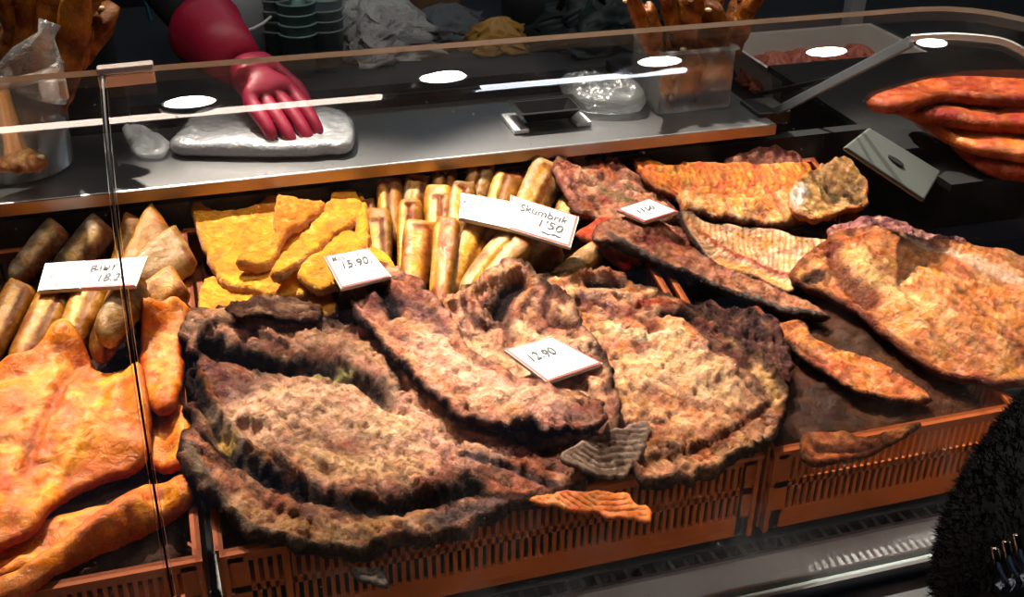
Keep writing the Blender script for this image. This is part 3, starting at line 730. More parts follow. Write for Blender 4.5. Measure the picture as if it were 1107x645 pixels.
kipper('open ribbed fish half with a dark fin edge, centre of the back right', [(731, 226), (748, 222), (765, 234), (800, 237), (840, 240), (880, 250), (897, 262), (880, 282), (862, 300), (857, 320), (830, 313), (800, 301), (770, 286), (748, 265), (738, 247)], .022, 62,
       cols=((232, 190, 152), (216, 160, 112), (240, 208, 176)), rough=.001, grain=([(785, 262), (860, 292)], .0078, (156, 90, 56), .75), res=.0022,
       strokes=[([(731, 226), (742, 254), (770, 288), (800, 304), (856, 322)], 4, 4, (36, 34, 44), .97), ([(752, 246), (785, 270), (820, 286), (856, 296)], 3, 2, (150, 70, 50), .9), ([(770, 240), (840, 243), (890, 258)], 4, 3, (196, 110, 64), .8), ([(800, 256), (850, 262)], 8, -2, (196, 116, 60), .5), ([(780, 283), (850, 312)], 7, 1, (226, 150, 92), .9)])
rough_piece('purple-brown lumpy fish piece behind the big right fish', [(893, 247), (905, 232), (940, 231), (970, 240), (1002, 254), (1042, 262), (1034, 276), (980, 270), (930, 258), (900, 262)], .02, 63, cols=((150, 96, 92), (104, 60, 64), (196, 140, 120)))
kipper('small curled fish piece at the front of the right crate', [(866, 478), (900, 474), (930, 480), (960, 474), (994, 466), (975, 484), (940, 499), (905, 507), (868, 504)], .0, 64, cols=((196, 116, 60), (140, 74, 38), (226, 150, 84)), lift=.012, curl=.008, strokes=[([(885, 485), (930, 490), (965, 480)], 4, -4, (50, 24, 18), .9)])
kipper('narrow curved fish strip in front of the big right fish', [(811, 335), (822, 338), (838, 352), (860, 345), (872, 352), (882, 372), (920, 386), (950, 396), (1000, 427), (1006, 438), (960, 437), (920, 424), (880, 400), (845, 374), (822, 354)], .02, 65,
       cols=((206, 122, 70), (172, 90, 50), (222, 150, 100)), strokes=[([(815, 338), (850, 366), (890, 392)], 5, -3, (80, 34, 24), .8), ([(840, 356), (900, 388), (1000, 432)], 3, 3, (214, 130, 80), .6)])
kipper('big split golden fish bulging at the right edge of the picture', [(853, 300), (878, 272), (900, 260), (930, 250), (960, 251), (1000, 262), (1040, 264), (1107, 282), (1180, 320), (1190, 400), (1120, 419), (1060, 420), (1020, 411), (980, 387), (950, 362), (920, 338), (890, 322), (868, 314)], .03, 66, T=.014, e=.007, fold=((880, 280), (1080, 400), .003, .008, .4), grain=([(890, 270), (990, 330)], .009, (150, 84, 50), .5),
       cols=((218, 146, 92), (198, 118, 68), (228, 168, 120)), bulge=.018, bw=.05, rough=.0012, rim_w=.012, rim_col=(104, 50, 34),
       strokes=[([(880, 280), (930, 258), (980, 268), (1020, 292), (1050, 320)], 4, 4, (170, 92, 56), .8), ([(900, 268), (905, 300), (940, 330)], 9, -7, (96, 50, 36), .85), ([(920, 285), (960, 320), (1000, 345)], 9, 2, (214, 166, 112), .8),
                ([(860, 308), (900, 325), (950, 362)], 8, 2, (120, 62, 52), .9), ([(980, 260), (1040, 290), (1107, 320)], 7, 1, (236, 206, 180), .5), ([(870, 305), (885, 300)], 6, -5, (40, 24, 26), .9)])

# ---- orange fish in the left crate
OSK = ((214, 118, 26), (186, 88, 14), (230, 154, 56))
def orange_fish(label, out, w, seed, **k):
    a = dict(T=.014, e=.009, amp=.004, nsc=.03, rough=.0015, jag=.002, rim_col=(150, 60, 24), rim_w=.006, res=.0035, mixs=.03, speck=.6, crack=.35, ccol=(124, 60, 14), csc=.03); a.update(k)
    return fill('orange_smoked_fish', label, 'fish', out=out, w=w, seed=seed, cols=OSK, m=SKIN, **a)
orange_fish('small dark orange fish piece low behind the glass joint', [(160, 440), (185, 436), (207, 450), (206, 500), (186, 512), (160, 500)], .0, 71)
orange_fish('wrinkled orange skin piece standing right of the glass joint', [(148, 318), (152, 307), (182, 309), (206, 326), (203, 350), (196, 380), (200, 398), (192, 440), (165, 446), (150, 400)], .01, 72, rough=.003)
orange_fish('dark purple-brown fish tail under the orange fish at lower left', [(-60, 560), (0, 575), (60, 560), (120, 545), (150, 545), (120, 580), (60, 610), (0, 628), (-60, 640)], .0, 73, )['label']
orange_fish('biggest orange smoked fish filling the lower left of the counter', [(-70, 400), (0, 382), (30, 376), (50, 353), (75, 347), (92, 356), (130, 368), (150, 385), (160, 420), (164, 480), (150, 508), (110, 524), (60, 548), (30, 582), (-70, 600)], .02, 74, bulge=.02, bw=.06,
            strokes=[([(92, 356), (84, 400), (60, 450), (30, 520)], 6, -6, (150, 62, 24), .7), ([(130, 375), (120, 430), (80, 500), (30, 560)], 5, 3, (226, 150, 60), .6), ([(110, 395), (130, 400)], 6, -3, (170, 80, 30), .5), ([(60, 370), (50, 410)], 8, 3, (214, 120, 70), .5)])
orange_fish('long bright orange fish tail lying across the front of the left crate', [(-60, 650), (0, 625), (60, 590), (100, 560), (130, 540), (175, 512), (192, 503), (212, 521), (207, 545), (180, 566), (130, 592), (100, 603), (60, 622), (20, 648), (-50, 675)], .03, 75, bulge=.012, bw=.03,
            strokes=[([(80, 605), (130, 582), (180, 560)], 5, -2, (130, 60, 30), .7)])

# ---- the three big split fish in the middle
WF = ((214, 150, 116), (172, 100, 72), (126, 66, 50))
def big_fish(label, out, w, seed, **k):
    a = dict(T=.012, e=.005, amp=.006, nsc=.04, rough=.003, jag=.009, rim_col=OUTSK, rim_w=.012, res=.0026, mixs=.022, speck=.7, crack=.75, cdz=.004, curl=.006, cw=.012, stiff=6, rigid=.55); a.update(k)
    return fill('split_smoked_fish', label, 'fish', out=out, w=w, seed=seed, cols=a.pop('cols', WF), **a)
big_fish('purplish dark lump of fish between the right-hand big fish and the curved strip', [(730, 355), (745, 335), (790, 338), (830, 350), (852, 385), (848, 425), (800, 420), (760, 395)], .0, 81, cols=((84, 52, 46), (50, 30, 30), (124, 84, 60)), rough=.007, rim_w=.004)
bf4 = big_fish('big split fish right of centre with crumbly golden flesh and two dark eye holes', [(570, 330), (585, 305), (610, 302), (632, 296), (662, 296), (675, 305), (684, 316), (705, 320), (722, 328), (742, 333), (752, 345), (770, 352), (792, 375), (822, 388), (850, 424), (854, 440), (845, 466), (820, 491), (790, 506), (760, 521), (720, 531), (688, 529), (672, 505), (640, 480), (600, 430), (575, 380)], .02, 82,
   cols=((220, 158, 114), (190, 118, 76), (148, 84, 54)), rough=.0032, bulge=.010, bw=.05, T=.016, fold=((620, 310), (820, 470), .004, .008, .4),
   strokes=[([(640, 308), (668, 307)], 9, -20, (20, 10, 8), 1), ([(718, 338), (744, 344)], 7, -16, (22, 11, 9), 1), ([(606, 312), (625, 300), (650, 296), (678, 303), (682, 318)], 3.5, 6, (180, 104, 66), .85), ([(690, 330), (712, 328), (745, 334)], 3.5, 5, (150, 60, 34), .85), ([(628, 322), (660, 326), (690, 322)], 4, 5, (196, 140, 112), .8),  # eye holes: near-black colour adds painted shade to the depth
            ([(600, 345), (625, 330), (650, 335), (680, 345)], 6, -5, (96, 50, 44), .85), ([(690, 350), (705, 365), (690, 380)], 6, -5, (90, 46, 30), .85), ([(660, 360), (700, 372), (735, 370)], 4, 4, (236, 200, 156), .8), ([(752, 352), (775, 375), (800, 392), (822, 405)], 10, -4, (70, 38, 34), .9), ([(730, 352), (745, 365)], 5, 4, (190, 100, 60), .7),
            ([(690, 410), (730, 400), (780, 430)], 16, 3, (234, 188, 142), .6), ([(700, 440), (760, 445), (800, 450)], 6, -3, (150, 92, 56), .7), ([(690, 500), (740, 492), (800, 462), (842, 425)], 4, -6, (110, 60, 40), .9), ([(700, 522), (770, 508), (838, 465)], 7, 3, (196, 140, 100), .8), ([(690, 478), (730, 478), (780, 468)], 6, -2, (140, 84, 48), .7), ([(820, 400), (846, 430)], 6, 3, (222, 170, 110), .8)])
bf3 = big_fish('split fish at the centre under the 12.90 tag with a hollow gill opening', [(472, 338), (490, 325), (508, 312), (522, 302), (540, 290), (560, 284), (574, 290), (584, 304), (610, 320), (625, 345), (650, 380), (668, 430), (668, 470), (630, 480), (560, 460), (500, 400)], .03, 83,
   cols=((220, 160, 122), (188, 118, 88), (150, 88, 66)), rough=.003, crack=.65, T=.016, fold=((540, 300), (620, 440), .004, .008, .5),
   strokes=[([(538, 330), (548, 312), (562, 300)], 9, -20, (26, 13, 12), 1), ([(484, 335), (510, 316), (540, 296), (560, 288)], 5, 6, (206, 140, 96), .8), ([(568, 292), (575, 310), (560, 335)], 4, 5, (150, 84, 56), .8), ([(590, 325), (600, 345), (640, 352)], 6, -7, (80, 42, 36), .9), ([(510, 340), (525, 348), (545, 350)], 5, -5, (96, 54, 46), .85),  # gill hollow sunk and painted near-black for the shade inside
            ([(560, 350), (590, 365), (640, 372)], 5, 3, (232, 188, 148), .7), ([(520, 375), (560, 400), (620, 430)], 12, 2, (232, 180, 140), .6), ([(600, 430), (650, 450)], 6, -3, (130, 76, 56), .7), ([(600, 330), (625, 338)], 4, 4, (206, 150, 110), .8)])
bf1 = big_fish('largest split fish at lower centre with charred edges and deep hollows', [(200, 385), (198, 362), (206, 347), (230, 340), (280, 342), (330, 350), (365, 352), (400, 365), (440, 392), (480, 425), (520, 455), (580, 468), (640, 478), (655, 500), (640, 530), (600, 545), (550, 558), (500, 582), (440, 594), (400, 606), (350, 606), (290, 592), (240, 562), (212, 535), (196, 508), (192, 482), (206, 466), (200, 450), (214, 440), (203, 415), (212, 400)], .04, 84,
   bulge=.010, bw=.05, rim_w=.011, rim_col=(40, 26, 20), T=.018, crack=.6, cdz=.003, mixs=.035, fold=((220, 380), (520, 520), .005, .009, .55),
   strokes=[([(208, 352), (260, 347), (330, 362), (400, 388), (455, 425), (490, 462)], 11, 9, (206, 152, 114), .75),
            ([(215, 366), (225, 358), (260, 360), (310, 378)], 4, 3, (64, 36, 28), .9),
            ([(228, 374), (255, 388), (300, 398), (345, 400), (395, 418), (430, 450)], 11, -20, (22, 11, 9), 1), ([(222, 372), (250, 392), (290, 400)], 9, -12, (20, 10, 9), 1),  # upper hollow: near-black colour stands in for shade
            ([(228, 400), (245, 430), (262, 462)], 9, 4, (112, 62, 56), .85), ([(240, 420), (270, 440), (262, 425)], 5, -3, (60, 32, 32), .8),
            ([(214, 396), (226, 425), (243, 455), (268, 485), (300, 500), (325, 520)], 3.5, 7, (150, 84, 44), .9),
            ([(205, 400), (214, 425), (228, 452), (245, 476)], 8, -12, (20, 12, 11), 1), ([(232, 470), (262, 498), (300, 522), (345, 540), (400, 548), (450, 545), (510, 528)], 11, -18, (20, 12, 14), 1),  # lower hollows, shade again put into the colour
            ([(285, 455), (340, 440), (400, 455), (440, 480)], 24, 9, (240, 188, 150), .8), ([(330, 500), (390, 515), (440, 510)], 12, 5, (226, 178, 130), .7), ([(440, 440), (480, 480), (520, 500)], 14, 2, (206, 150, 124), .6),  # paler strokes paint the lit look of the central bulge
            ([(205, 485), (232, 535), (290, 580), (370, 598), (440, 590)], 5, 5, (122, 104, 82), .85), ([(225, 520), (270, 560), (330, 580), (400, 585)], 4, -3, (70, 44, 34), .8),
            ([(260, 545), (320, 572), (400, 574), (470, 560)], 7, 3, (216, 160, 112), .7), ([(470, 565), (540, 545)], 6, 1, (60, 62, 76), .7),
            ([(342, 410), (376, 404)], 4, 4, (170, 156, 84), .8), ([(240, 466), (250, 476)], 4, 4, (196, 150, 70), .9), ([(215, 448), (225, 462)], 4, 4, (190, 130, 90), .7),
            ([(540, 492), (600, 500), (640, 520)], 9, 2, (110, 66, 54), .8), ([(500, 500), (550, 510), (600, 525)], 4, -4, (40, 36, 44), .9), ([(520, 535), (570, 542), (620, 530)], 5, -5, (34, 22, 22), .9), ([(560, 478), (610, 485)], 4, -3, (70, 40, 36), .8),
            ([(350, 352), (330, 360), (300, 358)], 4, -4, (60, 34, 28), .7), ([(425, 405), (440, 430)], 3, -3, (80, 48, 40), .6)])
bf2 = big_fish('long pinkish fish flank lying diagonally over the largest fish', [(362, 314), (374, 306), (390, 308), (402, 303), (420, 310), (440, 322), (462, 336), (482, 346), (505, 380), (545, 410), (600, 428), (640, 438), (657, 456), (648, 468), (600, 472), (540, 465), (497, 452), (465, 430), (437, 404), (408, 374), (383, 346)], .055, 85,
   bulge=.012, bw=.03, T=.014, rim_w=.007, rim_col=(34, 22, 22), rough=.0012, crack=.5, mixs=.03, fold=((380, 320), (640, 460), .0035, .008, .5),
   strokes=[([(372, 316), (400, 322), (430, 335), (455, 345)], 11, 2, (112, 66, 62), .85), ([(404, 314), (418, 325), (428, 345)], 7, -11, (20, 14, 15), 1), ([(440, 335), (470, 345), (480, 365)], 6, -4, (84, 52, 52), .8), ([(385, 335), (395, 345)], 4, 3, (190, 120, 104), .8),  # dip at the upper end carries painted shade too
            ([(400, 352), (440, 388), (500, 432), (560, 455)], 6, 2, (222, 150, 112), .8), ([(460, 375), (520, 420), (590, 445)], 15, 3, (234, 176, 146), .8), ([(430, 352), (450, 368)], 6, 3, (214, 150, 112), .7), ([(600, 448), (640, 455)], 7, 0, (150, 104, 90), .7), ([(376, 328), (400, 362), (430, 395)], 3, 2, (60, 34, 36), .8)])
hd = big_fish('dark brown fish fin flap lying on top of the largest fish at its upper left', [(243, 338), (262, 328), (290, 323), (322, 327), (345, 333), (352, 345), (330, 352), (290, 346), (255, 345)], .06, 86, cols=((120, 84, 66), (88, 58, 48), (170, 130, 96)), rim_w=.004, T=.008, e=.004, rough=.002, curl=.003, rigid=.9)
# tail fins
def fin(label, out, w, seed, cols, axis, gc, **k):
    return slab('tail_fin', out=out, parent=bf1, rigid=1.0, w=w, T=.006, e=.003, amp=.002, nsc=.03, rough=.001, cols=cols, res=.0018, seed=seed, jag=.004, rim_col=gc, rim_w=.002, grain=(axis, .0065, gc, .95), m=SKIN, **k)
fin('grey-brown ribbed tail fin pointing right below the 12.90 tag', [(606, 494), (636, 474), (664, 464), (697, 455), (704, 470), (692, 500), (670, 517), (636, 512)], .05, 91, ((112, 92, 80), (78, 60, 50), (146, 126, 108)), [(640, 460), (648, 510)], (52, 42, 38))
fin('orange-brown ribbed tail fin hanging over the crate edge', [(572, 528), (610, 520), (640, 522), (680, 528), (687, 543), (704, 549), (702, 568), (672, 559), (632, 550)], .045, 92, ((184, 104, 50), (150, 78, 34), (206, 136, 76)), [(650, 520), (640, 560)], (70, 34, 18), lift=.012)
fin('small pointed dark fin below the largest fish', [(380, 598), (410, 598), (418, 612), (421, 628), (408, 618), (385, 612)], .0, 93, ((60, 54, 50), (36, 30, 30), (100, 92, 84)), [(400, 590), (400, 625)], (30, 26, 26))

# ================================================================== price tags
FC = {}
def text_on(quad, txt, u, v, hgt, m, parent, shear=.2, off=.0009, wid=None, sx=1.0):
    """letters laid on the tag face: quad = corners TL, TR, BR, BL (world), u v = start in 0..1, hgt in 0..1 of the tag height"""
    cu = bpy.data.curves.new('writing', 'FONT'); cu.body = txt; cu.size = 1; cu.shear = shear; cu.offset = .012; cu.resolution_u = 3
    to = bpy.data.objects.new('writing', cu); COL.objects.link(to); bpy.context.view_layer.update()
    me = bpy.data.meshes.new_from_object(to.evaluated_get(bpy.context.evaluated_depsgraph_get())); bpy.data.objects.remove(to)
    TL, TR, BR_, BL = [Vector(q) for q in quad]; asp = (TR-TL).length/(BL-TL).length; n = (TR-TL).cross(BL-TL).normalized(); n = n if n.z > 0 else -n
    xs = [q.co.x for q in me.vertices]; w0 = max(xs)-min(xs); ks = (wid/w0) if wid else hgt/asp*sx
    for q in me.vertices:
        a = u+q.co.x*ks; b = v-q.co.y*hgt+.012*math.sin(q.co.x*5)
        p = TL*(1-a)*(1-b)+TR*a*(1-b)+BR_*a*b+BL*(1-a)*b; q.co = p+n*off
    return link('writing', me, m, parent)
def quad_slab(name, q, th, m, parent, n, bev=0):
    mb = MB(); mb.v = [tuple(Vector(p)) for p in q]+[tuple(Vector(p)-n*th) for p in q]
    mb.f = [(0, 1, 2, 3), (7, 6, 5, 4)]+[(i, (i+1) % 4, (i+1) % 4+4, i+4) for i in range(4)]
    return mb.build(name, m, parent)
def price_tag(label, px, w, texts, red=True, shiftz=0.0):
    P2 = on_plane(np.array([p[0] for p in px], float), np.array([p[1] for p in px], float), w)
    q = [Vector((p[0], p[1], rim(p[1])+w)) for p in P2]
    c = sum(q, Vector())/4; t = empty('price_tag', c); tag(t, label, 'price tag')
    n = (q[1]-q[0]).cross(q[3]-q[0]).normalized(); n = n if n.z > 0 else -n
    ins = lambda k: [c+(p-c)*k for p in q]
    quad_slab('plastic_holder', [p+n*-.0006 for p in ins(1.03)], .004, PLAST, t, n)
    if red: quad_slab('red_border', [p+n*.0002 for p in ins(1.0)], .0006, RED, t, n)
    f = [p+n*.0006 for p in ins(.93 if red else 1.0)]
    quad_slab('card', f, .0006, PAPER, t, n)
    for (tx, u, v, hh, mm, wd) in texts: text_on(f, tx, u, v, hh, mm, t, wid=wd)
    return t, f, n
def top_of(px, w):
    P = on_plane(np.array([float(p[0]) for p in px]), np.array([float(p[1]) for p in px]), w); lo = P.min(0); hi = P.max(0)
    k = (GXX > lo[0]) & (GXX < hi[0]) & (GYY > lo[1]) & (GYY < hi[1]); G = np.stack([GXX[k], GYY[k]], 1); return HB[k][inside(G, P)].max()
def tag_at(label, px, texts, w=.03, red=True):
    for _ in range(3): w = top_of(px, w)+.006
    return price_tag(label, px, w, texts, red)
tag_at('white price tag with red border reading 15.90 on the yellow fillets', [(351, 277), (397, 268), (422, 298), (369, 311)], [('Marel', .06, .20, .22, INK, .36), ('½', .66, .17, .16, INK, None), ('15.90.', .16, .50, .34, INK, .68), ('_______', .28, .56, .1, INKG, .5)])
tag_at('blank white card with a pink curved mark, left of the handwritten tag', [(499, 209), (556, 219), (551, 247), (497, 235)], [('C', .01, .72, .62, RED, .08)], red=False)
tag_at('white handwritten tag with red border reading Skumbrik 150', [(553, 211), (625, 234), (616, 266), (550, 246)], [('Skumbrik', .10, .38, .34, INK, .8), ("1'50", .40, .72, .36, INK, .42), ('~~', .5, .98, .4, INK, .35)])
tag_at('tilted white price tag with red border reading 12.90 at the centre', [(547, 378), (596, 364), (650, 392), (592, 412)], [('Skumb', .05, .16, .13, INKG, .4), ('12.90', .08, .46, .32, INK, .58), ('......', .25, .66, .2, INKG, .4)])
tag_at('small white tag reading 150 on the crumbly pink fillet', [(668, 226), (702, 215), (732, 228), (697, 239)], [('Skumb', .08, .26, .22, INKG, .55), ('1150', .14, .58, .34, INK, .55)])
tag_at('white printed card left of the handwritten left tag', [(49, 285), (92, 282), (86, 311), (41, 314)], [('||| |||', .2, .5, .3, INKG, .55), ('|| ||', .3, .85, .2, INKG, .4)], red=False)
tag_at('white handwritten tag with red border crossing the glass joint', [(93, 282), (158, 277), (146, 308), (87, 311)], [('Baнт', .06, .42, .36, INK, .5), ('18.2-', .22, .84, .4, INK, .5)])
# ================================================================== on and behind the ledge
LZ = 1.1015
# right side: raised shelf of the next display
sh = empty('raised_display_shelf', (1.3, 1.2, 1.0)); tag(sh, 'dark raised shelf at the right carrying the pile of reddish smoked slabs', 'shelf')
MB().box(.93, 1.9, 1.10, 1.60, 1.055, 1.065).build('shelf_board', BLACK, sh); MB().box(.95, 1.88, 1.14, 1.58, .945, 1.055).build('shelf_support', BLACK, sh)
def slab_on(name, label, cat, z, out, seed, **k):
    o = slab(name, out, z0=z, seed=seed, **k); tag(o, label, cat, k.get('group')); return o
RD = ((150, 72, 44), (120, 50, 34), (176, 100, 66))
def red(label, z, out, seed, **k):
    return slab_on('smoked_meat_slab', label, 'smoked fish', z, out, seed, T=.02, e=.012, amp=.006, nsc=.06, res=.005, m=SKIN, cols=k.pop('cols', RD), jag=.002, crack=.3, **k)
red('lowest orange-brown smoked slab hanging off the raised shelf', 1.067, [(1020, 152), (1050, 148), (1107, 160), (1160, 170), (1180, 200), (1107, 200), (1060, 190), (1035, 172)], 201)
red('orange smoked slab second from the bottom of the raised pile', 1.09, [(975, 122), (1000, 122), (1050, 140), (1107, 150), (1160, 165), (1150, 182), (1060, 172), (1010, 152), (985, 136)], 202, cols=((190, 104, 56), (160, 80, 44), (206, 130, 80)))
red('long reddish smoked slab in the middle of the raised pile', 1.113, [(960, 120), (1000, 116), (1050, 118), (1107, 124), (1160, 135), (1150, 148), (1070, 146), (1020, 140), (985, 134)], 203)
red('topmost dark reddish smoked slab of the raised pile', 1.136, [(935, 118), (960, 108), (1000, 97), (1045, 94), (1107, 98), (1160, 104), (1160, 122), (1070, 118), (1020, 114), (985, 124), (955, 126)], 204)
cb = empty('cutting_board', at_z(965, 178, 1.03)); tag(cb, 'pale grey plastic board with a dark oval hole, leaning below the raised shelf', 'board')
q_ = [at_y(940, 137, 1.13), at_y(1018, 185, 1.09), at_y(1000, 216, 1.03), at_y(913, 158, 1.07)]
n_ = (q_[1]-q_[0]).cross(q_[3]-q_[0]).normalized(); n_ = n_ if n_.y < 0 else -n_
bd = quad_slab('board', q_, .006, mat('board_plastic', (66, 70, 68), .4), cb, n_); bv = bd.modifiers.new('b', 'BEVEL'); bv.width = .006; bv.segments = 3
c_ = sum(q_, Vector())/4; ux = (q_[1]-q_[0]).normalized(); uy = n_.cross(ux)
hm = MB(); hm.v = [tuple(c_+n_*.001+ux*(.012*math.cos(a*.2618))+uy*(.006*math.sin(a*.2618))) for a in range(24)]; hm.v += [tuple(Vector(p)-n_*.0015) for p in hm.v[:24]]
hm.f = [tuple(range(24)), tuple(range(47, 23, -1))]+[(i, (i+1) % 24, 24+(i+1) % 24, 24+i) for i in range(24)]
hm.build('oval_hole', BLACK, cb)

# white plastic package and loose film on the ledge
slab_on('plastic_package', 'flat milky white plastic package lying on the steel ledge', 'package', LZ, [(186, 169), (196, 152), (214, 132), (255, 126), (300, 130), (350, 128), (381, 138), (381, 166), (350, 171), (300, 173), (240, 172)], 211,
        T=.02, e=.012, amp=.007, nsc=.05, res=.004, m=mat('milky_wrap', (160, 162, 166), .22, bump=.006, bscale=30, coat=.6, spec=.7), jag=.002, rough=.002, crack=.0)
slab_on('loose_plastic_film', 'crumpled see-through plastic film beside the joint on the ledge', 'plastic film', LZ, [(133, 140), (150, 138), (170, 148), (186, 160), (176, 172), (152, 172), (140, 160)], 212,
        T=.008, e=.006, amp=.012, nsc=.03, res=.004, m=MILK, jag=.003, rough=.004)
# black tray on pale boards
bt = empty('black_tray', at_z(588, 128, LZ)); tag(bt, 'small black plastic tray standing on the middle of the ledge', 'tray')
p = at_z(590, 131, LZ); tz = LZ+.006
def tray(name, c, lx, ly, h, flare, m, parent, rot=0, th=.003):
    mb = MB(); cr, sr = math.cos(rot), math.sin(rot)
    def R_(x, y): return (c[0]+x*cr-y*sr, c[1]+x*sr+y*cr)
    for (a, b, z) in ((lx/2-flare, ly/2-flare, 0), (lx/2, ly/2, h), (lx/2+.006, ly/2+.006, h), (lx/2-th, ly/2-th, h-.001), (lx/2-flare-th, ly/2-flare-th, th)):
        for sx, sy in ((-1, -1), (1, -1), (1, 1), (-1, 1)): x, y = R_(a*sx, b*sy); mb.v.append((x, y, c[2]+z))
    for a, b in ((0, 1), (1, 2), (2, 3), (3, 4)):
        for j in range(4): mb.f.append((a*4+j, a*4+(j+1) % 4, b*4+(j+1) % 4, b*4+j))
    mb.f += [(3, 2, 1, 0), (16, 17, 18, 19)]
    return mb.build(name, m, parent)
tray('tray_body', (p.x, p.y, tz), .085, .05, .018, .012, BLACKP, bt)
b2 = MB().box(p.x-.055, p.x-.035, p.y-.035, p.y+.03, LZ, LZ+.005).build('pale_foot', WHITEP, bt); MB().box(p.x+.035, p.x+.055, p.y-.03, p.y+.03, LZ, LZ+.005).build('pale_foot', WHITEP, bt)

# ---- dried fish, upright
DRY = ((140, 86, 40), (84, 48, 26), (176, 126, 70))
def dried_fish(label, a, b, r, seed, group, parent=None, name='dried_fish', cols=DRY, bend=.01):
    """spindle body from tail a to head b with gaping mouth, gill slit, tail and back fin"""
    a = Vector(a); b = Vector(b); n = 26; seg = 14; rg = random.Random(seed)
    t_ = empty(name, a) if parent is None else parent
    if parent is None: tag(t_, label, 'dried fish', group)
    d = (b-a); L = d.length; dn = d.normalized(); sd = dn.cross(Vector((rg.uniform(-1, 1), 1, .1))).normalized(); wd = sd.cross(dn)
    mb = MB(); rings = []
    prof = [(0, .18), (.06, .20), (.15, .34), (.3, .62), (.5, .92), (.68, 1.0), (.8, .93), (.86, .80), (.885, .86), (.94, .66), (.98, .46), (1, .34)]
    ts = np.linspace(0, 1, n); rs = np.interp(ts, [p[0] for p in prof], [p[1] for p in prof])
    vv = []
    for i, t in enumerate(ts):
        c = a+d*t+wd*bend*math.sin(t*3.1)
        for j in range(seg):
            an = 2*math.pi*j/seg; k = r*rs[i]*(1+.10*math.sin(j*2.3+seed+i*.9)+.06*math.sin(i*1.7+j))
            mb.v.append(tuple(c+sd*math.cos(an)*k*.5+wd*math.sin(an)*k))
    for i in range(n-1):
        for j in range(seg): mb.f.append((i*seg+j, i*seg+(j+1) % seg, (i+1)*seg+(j+1) % seg, (i+1)*seg+j))
    k0 = len(mb.v); c = a+d*.93; mb.v.append(tuple(c)); 
    for j in range(seg): mb.f.append(((n-1)*seg+j, (n-1)*seg+(j+1) % seg, k0))
    mb.f.append(tuple(reversed(range(seg))))
    o = mb.build('body', SKIN, t_, True); me = o.data; V = np.array([q.co[:] for q in me.vertices]); u = ((V-np.array(a))@np.array(dn))/L
    nz = fbm(u*.5+seed, V[:, 0]*2+V[:, 2]*3, .05, 4, seed)[:, None]; k = sstep(-.3, .4, nz); C = [np.array(lin(x)) for x in cols]
    cc = C[0]*(1-k)+C[1]*k; kk = sstep(.85, .9, u)[:, None]*.5; cc = cc*(1-kk)+np.array(lin((84, 50, 28)))*kk
    ca = me.color_attributes.new('Col', 'FLOAT_COLOR', 'POINT'); ca.data.foreach_set('color', np.column_stack([cc, np.ones(len(cc))]).ravel())
    tf = MB()
    for s in (-1, 1):
        q = [a+wd*.1*r, a-dn*r*1.6+wd*s*r*1.0, a-dn*r*.9+wd*s*r*.2]; kx = len(tf.v)
        tf.v += [tuple(p_+sd*.0012) for p_ in q]+[tuple(p_-sd*.0012) for p_ in q]
        tf.f += [(kx, kx+1, kx+2), (kx+5, kx+4, kx+3), (kx, kx+3, kx+4, kx+1), (kx+1, kx+4, kx+5, kx+2), (kx+2, kx+5, kx+3, kx)]
    f = tf.build('tail_fin', mat('dried_fin', (150, 92, 44), .5), t_)
    ey = MB().lathe(b-d*.06+sd*r*.36, [(.0001, .003), (.004, .002), (.005, 0), (.004, -.002), (.0001, -.003)], 10).build('eye', mat('fish_eye', (190, 176, 140), .2), t_, True)
    return t_
# left: tub with upright dried fish
def tub(name, label, c, r, h, m, rimm=None, taper=.85, cat='tub', handle=False):
    t = empty(name, c); tag(t, label, cat)
    MB().lathe(c, [(.001, .002), (r*taper, .002), (r, h), (r*1.0-.003, h), (r*taper-.003, .005), (.001, .005)], 36).build('tub_wall', m, t, True)
    MB().lathe(c, [(r-.002, h-.008), (r+.006, h-.008), (r+.006, h+.002), (r-.002, h+.002), (r-.002, h-.008)], 36).build('rim', rimm or m, t, True)
    return t
c = at_z(70, 150, LZ); c.y = 1.38; c.x = -.20
tb = tub('clear_tub', 'round clear plastic tub holding upright dried fish at the left end of the ledge', Vector((-.215, 1.385, LZ)), .075, .13, CLEARP, mat('tub_rim', (200, 196, 190), .3), .86)
MB().box(-.165, -.135, 1.318, 1.328, LZ+.10, LZ+.124).build('handle_lug', mat('tub_rim', (200, 196, 190), .3), tb, bevel=.002)
leftf = [((22, 150), (-6, -40)), ((40, 150), (30, -60)), ((52, 150), (62, -30)), ((66, 150), (86, -52)), ((80, 150), (112, -30)), ((60, 155), (44, 2)), ((84, 152), (98, 28)), ((35, 150), (14, 20)), ((94, 150), (124, 4))]
lw = ['at the far left edge, mostly cut off', 'tall and upright left of centre', 'head just under the picture top', 'leaning right beside the dark sleeve', 'leaning furthest right in the bundle', 'short, in front with its pale belly showing', 'golden, low on the right of the bundle', 'low on the left behind the plastic bag', 'dark, outermost beside the tub rim']
for i, (p0, p1) in enumerate(leftf):
    y = 1.36+.02*(i % 3); a = Vector((-.215+.055*math.cos(i*2.1)*.6, 1.385+.05*math.sin(i*2.1)*.6, LZ+.012)); b = at_y(p1[0], p1[1], y+.02)
    dried_fish('dried fish in the left tub, '+lw[i], a, b, .024+.004*(i % 3), 300+i, 'dried fish standing in the left tub', bend=.012*(-1)**i)
